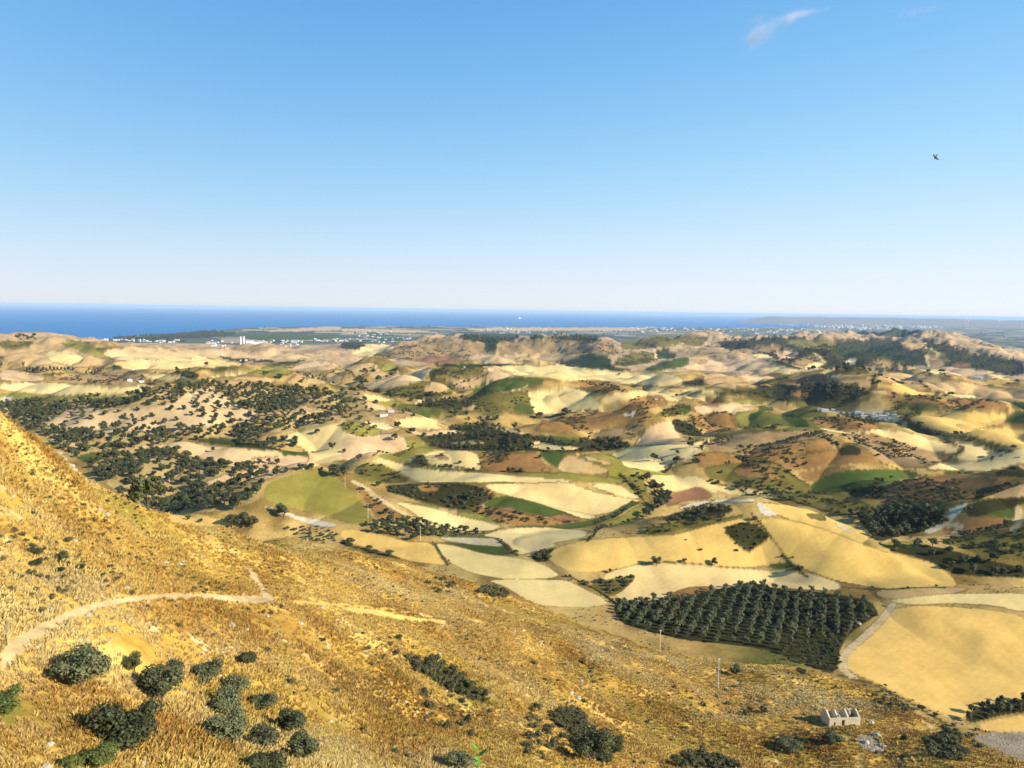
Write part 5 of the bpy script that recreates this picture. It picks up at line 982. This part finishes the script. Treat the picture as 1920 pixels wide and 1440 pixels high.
# far buildings
def house_mesh(seed, l, wd, h, roof, wins=True, flat=False):
    g = np.random.default_rng(seed); V, F = box_vf(-l/2, l/2, -wd/2, wd/2, -6, h); mi = [0] * len(F)
    if flat:
        v2, f2 = box_vf(-l/2 - .2, l/2 + .2, -wd/2 - .2, wd/2 + .2, h + .002, h + .5); V2 = v2; F2 = f2; v3, f3 = box_vf(-l * .15, l * .1, -wd * .2, wd * .2, h + .5, h + 2.6); V2, F2 = merge([(v2, f2), (v3, f3)])
    else:
        e = .4; V2 = [(-l/2 - e, -wd/2 - e, h), (l/2 + e, -wd/2 - e, h), (l/2 + e, wd/2 + e, h), (-l/2 - e, wd/2 + e, h), (-l/2 - e, 0, h + wd * .24), (l/2 + e, 0, h + wd * .24)]
        F2 = [(0, 1, 5, 4), (2, 3, 4, 5), (0, 4, 3), (1, 2, 5), (0, 3, 2, 1)]
    parts = [(V, F), (V2, F2)]; mi += [1] * len(F2)
    if wins:
        nw = max(2, int(l / 3.5)); nf = max(1, int(h / 3))
        for i in range(nw):
            for j in range(nf):
                x = -l/2 + (i + .5) * l / nw; v, f = box_vf(x - .6, x + .6, -wd/2 - .05, -wd/2 + .05, .9 + j * 3, 2.3 + j * 3); parts.append((v, f)); mi += [2] * 6
    V, F = merge(parts); return mesh_of('house', V, F, [M_white, roof, M_dark], mi)
HS = [house_mesh(1, 14, 9, 6, M_roof), house_mesh(2, 20, 10, 5, M_roof), house_mesh(3, 12, 11, 8, M_white, flat=True), house_mesh(4, 26, 12, 6, M_grey), house_mesh(5, 16, 12, 7, M_white, flat=True)]
BL = [house_mesh(6, 34, 14, 18, M_white, flat=True), house_mesh(7, 48, 14, 14, M_white, flat=True), house_mesh(8, 24, 16, 26, M_white, flat=True), house_mesh(9, 60, 26, 9, M_grey)]
def place_house(name, me, x, y, rz, s, label, cat, group=None, z=None):
    o = bpy.data.objects.new(name, me); COL.objects.link(o); o.location = (x, y, float(zat(x, y)[0]) if z is None else z); o.rotation_euler = (0, 0, rz); o.scale = (s, s, s); return tags(o, label, cat, group)
TOWNS = [('A',[(560,288),(1000,293),(980,312),(560,308)],34,'on the plain behind the dark coastal wood'),('A',[(1150,298),(1700,298),(1690,348),(1200,332)],46,'around the twin white towers'),('A',[(1730,288),(1920,284),(1920,308),(1740,308)],16,'on the plain beside the green coastal field'),('B',[(0,240),(480,250),(470,305),(0,312)],46,'on the plain left behind the bare ridge'.replace(' left', '')),
 ('B',[(760,228),(1240,232),(1250,258),(800,258)],40,'on the plain behind the wooded ridge'),('B',[(1520,215),(1920,222),(1920,252),(1540,252)],34,'on the shore plain behind the olive hills'),('C',[(0,225),(700,230),(1000,255),(980,280),(600,262),(0,255)],64,'on the plain behind the dark range')]
for t, pts, n, where in TOWNS:
    m = inpoly(PX, PY, T(t, pts)) & VIS & (R[:, None] > 4500)
    if not m.any(): continue
    P = sample(m, n, 1.0)
    for j, (x, y) in enumerate(P):
        r_ = math.hypot(x, y); place_house('house', HS[j % 5], x, y, random.uniform(-.6, .6), random.uniform(.8, 1.3) * max(1, min(1.9, r_ / 7500)), 'tiny pale house ' + where, 'house', 'houses ' + where)
m = inpoly(PX, PY, T('C', [(420,180),(830,180),(1000,195),(1400,200),(1500,225),(1000,240),(830,225),(480,205)])) & VIS & (R[:, None] > 9000)
if m.any():
    for j, (x, y) in enumerate(sample(m, 210, 0.6)):
        place_house('apartment_block', BL[j % 4], x, y, random.uniform(-.8, .8), random.uniform(.9, 1.5), 'white block of the coastal town across the bay', 'building', 'white blocks of the coastal town', )
SPOT = [('B',280,697,34,HS[3],'long white farm shed with grey roof, rear of the pair by the woods'),('B',238,719,44,HS[1],'long white farm building with red roof, front of the pair by the woods'),('A',795,528,26,HS[1],'long white farmhouse on the bare brown knoll'),('A',730,524,22,HS[4],'flat roofed white house beside the long farmhouse on the knoll'),('A',1385,408,14,HS[0],'white farmhouse by the dark ploughed strip'),
 ('A',1355,410,8,HS[2],'small white annex by the dark ploughed strip'),('B',692,446,10,HS[0],'small white house at the edge of the dark green field'),('B',1772,627,16,HS[0],'low farmhouse in the wheat behind the brown hill'),('B',1800,631,8,HS[2],'small flat hut beside the low farmhouse in the wheat'),('C',1660,512,34,HS[3],'dark barn on the upper tan fields'),
 ('A',780,556,8,HS[2],'tiny hut below the brown knoll'),('F',1895,412,8,HS[2],'tiny hut on the pale field crest'),('D',775,18,7,HS[0],'tiny pale hut at the foot of the knoll')]
for t, a, b, wpx, me, lab in SPOT:
    p = hit(*T(t, [(a, b)])[0])
    if p is None: continue
    s = wpx / 3 * np.linalg.norm(p - np.array([0, 0, CAMZ])) / FPX / me.vertices[1].co.x / 2
    place_house('farmhouse', me, p[0], p[1], -math.atan2(p[0], p[1]) + random.uniform(-.15, .15), s, lab, 'house')
for j, (a, b) in enumerate([(770,148),(800,152),(845,156),(870,160),(905,163),(940,168),(985,164),(1005,172),(1050,172),(1075,180),(1100,172),(1125,188),(1150,176),(1170,190),(1190,184),(1090,196),(1020,186),(1140,200)]):
    p = hit(*T('F', [(a, b)])[0]); place_house('depot_building', HS[(0, 3, 2, 1, 4)[j % 5]], p[0], p[1], -0.4 + random.uniform(-.2, .2), random.uniform(.22, .42), 'white building in the roadside depot below the dark orchard hill', 'building', 'white buildings of the roadside depot')
# works with twin towers on the plain
def plain(px, r_):
    az, _ = az_slope(px, 640); x, y = r_ * math.sin(az), r_ * math.cos(az); return np.array([x, y, float(zat(x, y)[0])])
p = plain(457, 5600)
if p is not None:
    def tower(name, x, y, z, h, r_, label):
        e = empty(name, (x, y, z)); n = 14; prof = [(-8, r_), (h * .6, r_ * .94), (h, r_ * .85)]; V = []; F = []
        for z_, q in prof:
            for i in range(n): V.append((q * math.cos(i * 2 * math.pi / n), q * math.sin(i * 2 * math.pi / n), z_))
        for k in range(2):
            for i in range(n): F.append((k * n + i, k * n + (i + 1) % n, (k + 1) * n + (i + 1) % n, (k + 1) * n + i))
        F.append(tuple(range(2 * n, 3 * n))); prim('shaft', V, F, M_white, e); prim('rim', *merge([box_vf(-r_, r_, -r_, r_, h + .002, h + 2)]), M_grey, e); return tags(e, label, 'tower')
    sc_ = np.linalg.norm(p - np.array([0, 0, CAMZ])) / FPX
    for k, (dx, lab) in enumerate(((-6, 'outer of the twin white silo towers on the plain'), (0, 'inner of the twin white silo towers, next to the works halls'))): q = plain(457 + dx, 5600); tower('silo_tower', q[0], q[1], float(zat(q[0], q[1])[0]), 15 * sc_, 1.9 * sc_, lab)
    for k, (dx, w_, h_, lab) in enumerate(((12, 14, 7, 'tall white works hall next to the silo towers'), (26, 11, 5, 'middle white works hall on the plain'), (38, 13, 6, 'white works hall furthest from the silo towers'))):
        q = plain(457 + dx, 5520); e = empty('works_hall', (q[0], q[1], float(zat(q[0], q[1])[0])), -math.atan2(q[0], q[1])); w2 = w_ * sc_ / 2; hh = h_ * sc_
        prim('wall', *box_vf(-w2, w2, -w2 * .8, w2 * .8, -8, hh), M_white, e)
        prim('roof', [(-w2, -w2 * .82, hh), (w2, -w2 * .82, hh), (w2, w2 * .82, hh), (-w2, w2 * .82, hh), (-w2, 0, hh * 1.2), (w2, 0, hh * 1.2)], [(0, 1, 5, 4), (2, 3, 4, 5), (0, 4, 3), (1, 2, 5)], M_grey, e); tags(e, lab, 'building')
# utility poles
def pole(px, py, hpx, lab):
    p = hit(px, py); d = np.linalg.norm(p - np.array([0, 0, CAMZ])); h = hpx * d / FPX / 0.92
    e = empty('utility_pole', (p[0], p[1], p[2] - 0.05), 0.3); V = []; F = []
    for z_, q in ((-.5, .15), (h * .5, .125), (h, .09)):
        for i in range(8): V.append((q * math.cos(i * .785), q * math.sin(i * .785), z_))
    for k in range(2):
        for i in range(8): F.append((k * 8 + i, k * 8 + (i + 1) % 8, k * 8 + 8 + (i + 1) % 8, k * 8 + 8 + i))
    F.append(tuple(range(16, 24))); prim('shaft', V, F, M_wood, e)
    prim('crossarm', *box_vf(-.45, .45, -.15, -.09, h - .55, h - .43), M_wood, e)
    for x in (-.38, .38): prim('insulator', *box_vf(x - .04, x + .04, -.16, -.08, h - .43, h - .25), M_white, e)
    tags(e, lab, 'pole')
pole(1237, 1225, 40, 'thin pale utility pole on the slope brow in front of the olive grove'); pole(1346, 1291, 50, 'pale utility pole on the slope above the ruined house'); pole(788, 1013, 25, 'thin utility pole beside the tree belt and white field'); pole(690, 972, 26, 'thin utility pole on the yellow green meadow'); pole(976, 1120, 18, 'thin pole at the edge of the pale wheat field'); pole(647, 913, 16, 'small pole at the top of the yellow green meadow')
# pale rocks breaking through the grass
def rock_mesh(seed):
    g = np.random.default_rng(seed); V = []; F = []; nu, nv = 9, 6
    for iv in range(nv + 1):
        for iu in range(nu):
            th = math.pi * iv / nv; ph = 2 * math.pi * iu / nu; q = .5 * g.uniform(.72, 1.1); V.append((q * math.sin(th) * math.cos(ph), q * math.sin(th) * math.sin(ph) * .8, q * math.cos(th) * .6))
    for iv in range(nv):
        for iu in range(nu): F.append((iv * nu + iu, (iv + 1) * nu + iu, (iv + 1) * nu + (iu + 1) % nu, iv * nu + (iu + 1) % nu))
    return mesh_of('rock', V, F, [M_stone])
RK = [rock_mesh(s) for s in range(5)]
for k, (t, a, b, wpx) in enumerate([('D',350,430,50),('D',390,470,60),('D',410,490,40),('D',555,708,34),('D',600,740,40),('D',330,395,34),('D',290,890,40),('D',930,1010,34),('D',1010,1020,40),('D',70,635,30),('D',420,890,36),('D',560,960,40),('G',710,70,34),('G',280,190,36),('G',630,300,34),('G',1300,280,50),('G',1380,310,40),('G',1500,230,30),('G',1690,270,40),('G',1810,180,30),('G',30,300,40),('H',970,310,22),('H',1410,455,26),('H',1350,590,24),('H',1290,660,34),('H',1330,690,40),('H',310,300,18),('H',550,440,24),('H',1600,425,18),('H',360,710,26),('I',1060,830,40),('I',1090,900,46),('I',1120,960,40),('I',1030,940,40),('I',990,270,30)]):
    p = hit(*T(t, [(a, b)])[0]); s = wpx / 3 * np.linalg.norm(p - np.array([0, 0, CAMZ])) / FPX
    o = bpy.data.objects.new('rock', RK[k % 5]); COL.objects.link(o); put(o, (p[0], p[1], p[2] + .05 * s), s * 1.1, random.uniform(0, 6)); tags(o, 'pale weathered rock breaking through the dry grass', 'rock', 'pale rocks in the near hillside grass')
rp = sample((ID == i_h) & VIS & (R[:, None] > 55) & (R[:, None] < 380) & (fbm(GX / 24, GY / 24, 3, 95) > .12), 800, 1.0)
scatter('stones', np.stack([rp[:, 0], rp[:, 1], zat(rp[:, 0], rp[:, 1]) + .02], -1), np.repeat(rng.uniform(.2, .9, (len(rp), 1)), 3, 1), rng.uniform(0, 6.28, (len(rp), 3)) * np.array([0, 0, 1]), RK, 'small pale stones strewn over the grassy hillside', 'stones')
rp = sample((IDC == 'q') & VIS, 420, 1.0)
if len(rp): scatter('rubble', np.stack([rp[:, 0], rp[:, 1], zat(rp[:, 0], rp[:, 1]) + .02], -1), np.repeat(rng.uniform(.15, .8, (len(rp), 1)) ** 1.5, 3, 1), rng.uniform(0, 6.28, (len(rp), 3)) * np.array([0, 0, 1]), RK, 'grey stony rubble on the bare bank by the gully', 'rubble')

# ------------------------------------------------------------------ wind turbines, ship, bird, shoot, cloud
for px, lab in ((1811, 'faint white wind turbine on the far hills, closest of a pair to the bay'), (1816, 'faint white wind turbine, second of the close pair on the far hills'), (1873, 'faint lone white wind turbine between the pair and the last one'), (1917, 'faint white wind turbine at the inland end of the row')):
    p = at_range(px, 600, 26500.0); zb = 60.0; e = empty('wind_turbine', (p[0], p[1], zb - 60), 0.4); V = []; F = []; h = 190.0
    for z_, q in ((-20, 5.0), (h, 3.0)):
        for i in range(8): V.append((q * math.cos(i * .785), q * math.sin(i * .785), z_))
    prim('tower', V, [(i, (i + 1) % 8, 8 + (i + 1) % 8, 8 + i) for i in range(8)], M_metal, e); prim('nacelle', *box_vf(-4, 4, -9, 7, h, h + 8), M_metal, e)
    for k in range(3):
        a = k * 2.094 + px * .3; ca, sa = math.cos(a), math.sin(a)
        prim('blade', [(x * ca - z * sa, y, h + 4 + x * sa + z * ca) for x, y, z in ((0, -10, -2.5), (0, -11, 2.5), (70, -10, .6), (70, -10.5, -.6), (0, -12, 0), (70, -11, 0))], [(0, 1, 2, 3), (0, 3, 5, 4), (4, 5, 2, 1), (0, 4, 1), (2, 5, 3)], M_metal, e)
    tags(e, lab, 'wind turbine')
sp_ = at_range(975, 597, 30000.0); e = empty('ship', (sp_[0], sp_[1], 0), 0.3); tags(e, 'white ship far out on the blue sea', 'ship')
prim('hull', [(-60,-9,-2),(45,-9,-2),(45,9,-2),(-60,9,-2),(-62,-10,14),(60,-5,16),(60,5,16),(-62,10,14),(68,0,17),(48,0,-2)], [(0,1,5,4),(2,3,7,6),(3,0,4,7),(4,5,6,7),(5,8,6),(1,9,8,5),(9,2,6,8)], M_metal, e)
prim('superstructure', *merge([box_vf(-50, 10, -8, 8, 14, 34), box_vf(-45, -15, -7, 7, 34.01, 46)]), M_metal, e); prim('funnel', *box_vf(-42, -34, -3, 3, 46.01, 60), M_metal, e)
# bird
M_bird = simple('dark_feathers', (0.015, 0.015, 0.02), 0.7, 0.2, 8)
d = ray(1754, 295); d = d / np.linalg.norm(d); bpos = np.array([0, 0, CAMZ]) + d * 55
bd = empty('bird', bpos); tags(bd, 'dark bird gliding alone high in the blue sky', 'bird')
wl = RIGHT * math.cos(math.radians(-40)) + UP * math.sin(math.radians(-40)); bl = RIGHT * math.cos(math.radians(228)) + UP * math.sin(math.radians(228)) ; bl = bl * .92 - FWD * .3; wl = wl + FWD * .15
wl /= np.linalg.norm(wl); bl -= wl * (bl @ wl); bl /= np.linalg.norm(bl); nl = np.cross(bl, wl)
bd.matrix_world = Matrix(((bl[0], wl[0], nl[0], bpos[0]), (bl[1], wl[1], nl[1], bpos[1]), (bl[2], wl[2], nl[2], bpos[2]), (0, 0, 0, 1)))
V = []; F = []; prof = [(.15, .004), (.12, .03), (.06, .042), (-.02, .045), (-.10, .032), (-.17, .015)]
for x, q in prof:
    for i in range(8): V.append((x, q * math.cos(i * .785), q * .85 * math.sin(i * .785)))
for k in range(5):
    for i in range(8): F.append((k * 8 + i, k * 8 + (i + 1) % 8, k * 8 + 8 + (i + 1) % 8, k * 8 + 8 + i))
prim('body', V, F, M_bird, bd, True)
for s in (-1, 1):
    up_ = [(.07, s * .03), (.085, s * .10), (.055, s * .18), (-.02, s * .255), (-.045, s * .25), (-.03, s * .16), (-.05, s * .09), (-.06, s * .03)]
    V = [(x, y, .012 + .12 * abs(y) * (1 - abs(y))) for x, y in up_] + [(x, y, .0 + .12 * abs(y) * (1 - abs(y))) for x, y in up_]; n = 8
    prim('wing', V, [tuple(range(n)), tuple(range(n, 2 * n))[::-1]] + [(j, n + j, n + (j + 1) % n, (j + 1) % n) for j in range(n)], M_bird, bd)
V, F = [(-.13, -.022, .005), (-.13, .022, .005), (-.27, .04, .004), (-.25, 0, .004), (-.27, -.04, .004)], [(0, 1, 2, 3, 4)]; V = V + [(x, y, z - .01) for x, y, z in V]; F = F + [(9, 8, 7, 6, 5)] + [(j, 5 + j, 5 + (j + 1) % 5, (j + 1) % 5) for j in range(5)]
prim('tail', V, F, M_bird, bd)
# leafy shoot growing at the edge of the viewpoint
M_leaf = simple('green_leaf', (0.10, 0.26, 0.02), 0.5, 0.5, 20); M_stem = simple('green_stem', (0.14, 0.20, 0.04), 0.6, 0.3, 10)
tip = at_range(897, 1407, 2.75); base = at_range(905, 1500, 2.45); base[2] = float(zat(base[0], base[1])[0]) - .03
sh = empty('leafy_shoot', base); tags(sh, 'bright green leafy shoot poking up in front of the straw slope', 'plant')
rel = tip - base; mid = rel * .5 + np.array([-.01, .05, 0]); pts_ = [(1 - t_) ** 2 * np.zeros(3) + 2 * t_ * (1 - t_) * mid + t_ * t_ * rel for t_ in np.linspace(0, 1, 9)]
V = []; F = []
for i, q in enumerate(pts_):
    r_ = .004 * (1 - i / 10)
    for k in range(5): V.append(q + np.array([math.cos(k * 1.257) * r_, math.sin(k * 1.257) * r_, 0]))
for i in range(8):
    for k in range(5): F.append((i * 5 + k, i * 5 + (k + 1) % 5, i * 5 + 5 + (k + 1) % 5, i * 5 + 5 + k))
prim('stem', V, F, M_stem, sh)
for i in range(15):
    t_ = 0.35 + .65 * i / 14; q = (1 - t_) ** 2 * np.zeros(3) + 2 * t_ * (1 - t_) * mid + t_ * t_ * rel; a = i * 2.4 + .5; ln = .078 * (1.15 - .75 * t_) * random.uniform(.9, 1.2); dr = np.array([math.cos(a), math.sin(a) * .7, .75 - .3 * (1 - t_)]); dr /= np.linalg.norm(dr); sd = np.cross(dr, (0, 0, 1)); sd /= np.linalg.norm(sd); nn = np.cross(sd, dr)
    V = [q, q + dr * ln * .35 + sd * ln * .26, q + dr * ln * .75 + sd * ln * .2, q + dr * ln, q + dr * ln * .75 - sd * ln * .2, q + dr * ln * .35 - sd * ln * .26, q + dr * ln * .4 - nn * ln * .08]
    V2 = [v - nn * .0012 for v in V]; F = [(0, 1, 6), (1, 2, 6), (2, 3, 6), (3, 4, 6), (4, 5, 6), (5, 0, 6)]
    prim('leaf', V + V2, F + [tuple(x + 7 for x in f[::-1]) for f in F], M_leaf, sh)
# thin cloud wisps: a veil of fine white flecks
M_cloud = simple('cloud_white', (0.86, 0.85, 0.86), 1.0, 0.05, 0.001, 0.0)
def cloud(blobs, n, size, rng_, lab, seed):
    g = np.random.default_rng(seed); V = []; F = []; wt = np.array([b[6] for b in blobs]); wt = wt / wt.sum()
    for i in range(n):
        px, py, w_, h_, ang, _, _ = blobs[g.choice(len(blobs), p=wt)]; a = math.radians(ang)
        u, v, d_ = g.normal() * w_ / 2.6, g.normal() * h_ / 2.6, g.normal() * w_ / 4
        qx = px + u * math.cos(a) + v * math.sin(a); qy = py - u * math.sin(a) + v * math.cos(a)
        d = ray(qx, qy); d = d / np.linalg.norm(d); c = np.array([0, 0, CAMZ]) + d * (rng_ + d_ * rng_ / FPX)
        t = g.normal(size=3); t /= np.linalg.norm(t); b = np.cross(t, g.normal(size=3)); b /= np.linalg.norm(b); s = size * g.uniform(.5, 1.5); k = len(V)
        V += [c - t * s, c + t * s * .6 + b * s, c + t * s * .6 - b * s]; F.append((k, k + 1, k + 2))
    o = prim('cloud', V, F, M_cloud); o['kind'] = 'stuff'; o['label'] = lab; o['category'] = 'cloud'
cloud([(1425, 66, 44, 22, 30, 0, 3), (1440, 52, 60, 22, 25, 0, 2), (1412, 72, 30, 18, 50, 0, 1.5), (1420, 36, 30, 10, 20, 0, .3)], 16000, 1.15, 9000, 'soft white cloud wisp high in the blue sky', 1)
cloud([(1488, 30, 40, 12, 18, 0, 3), (1508, 25, 50, 9, 12, 0, 1.4), (1482, 37, 16, 10, 50, 0, .8)], 8500, 1.15, 9000, 'narrow white cloud streak trailing off beside the soft wisp', 2)
cloud([(1712, 22, 40, 12, 10, 0, 1), (1740, 18, 60, 12, 15, 0, 1)], 2400, 1.15, 9500, 'barely visible faint cloud streak apart from the others', 3)
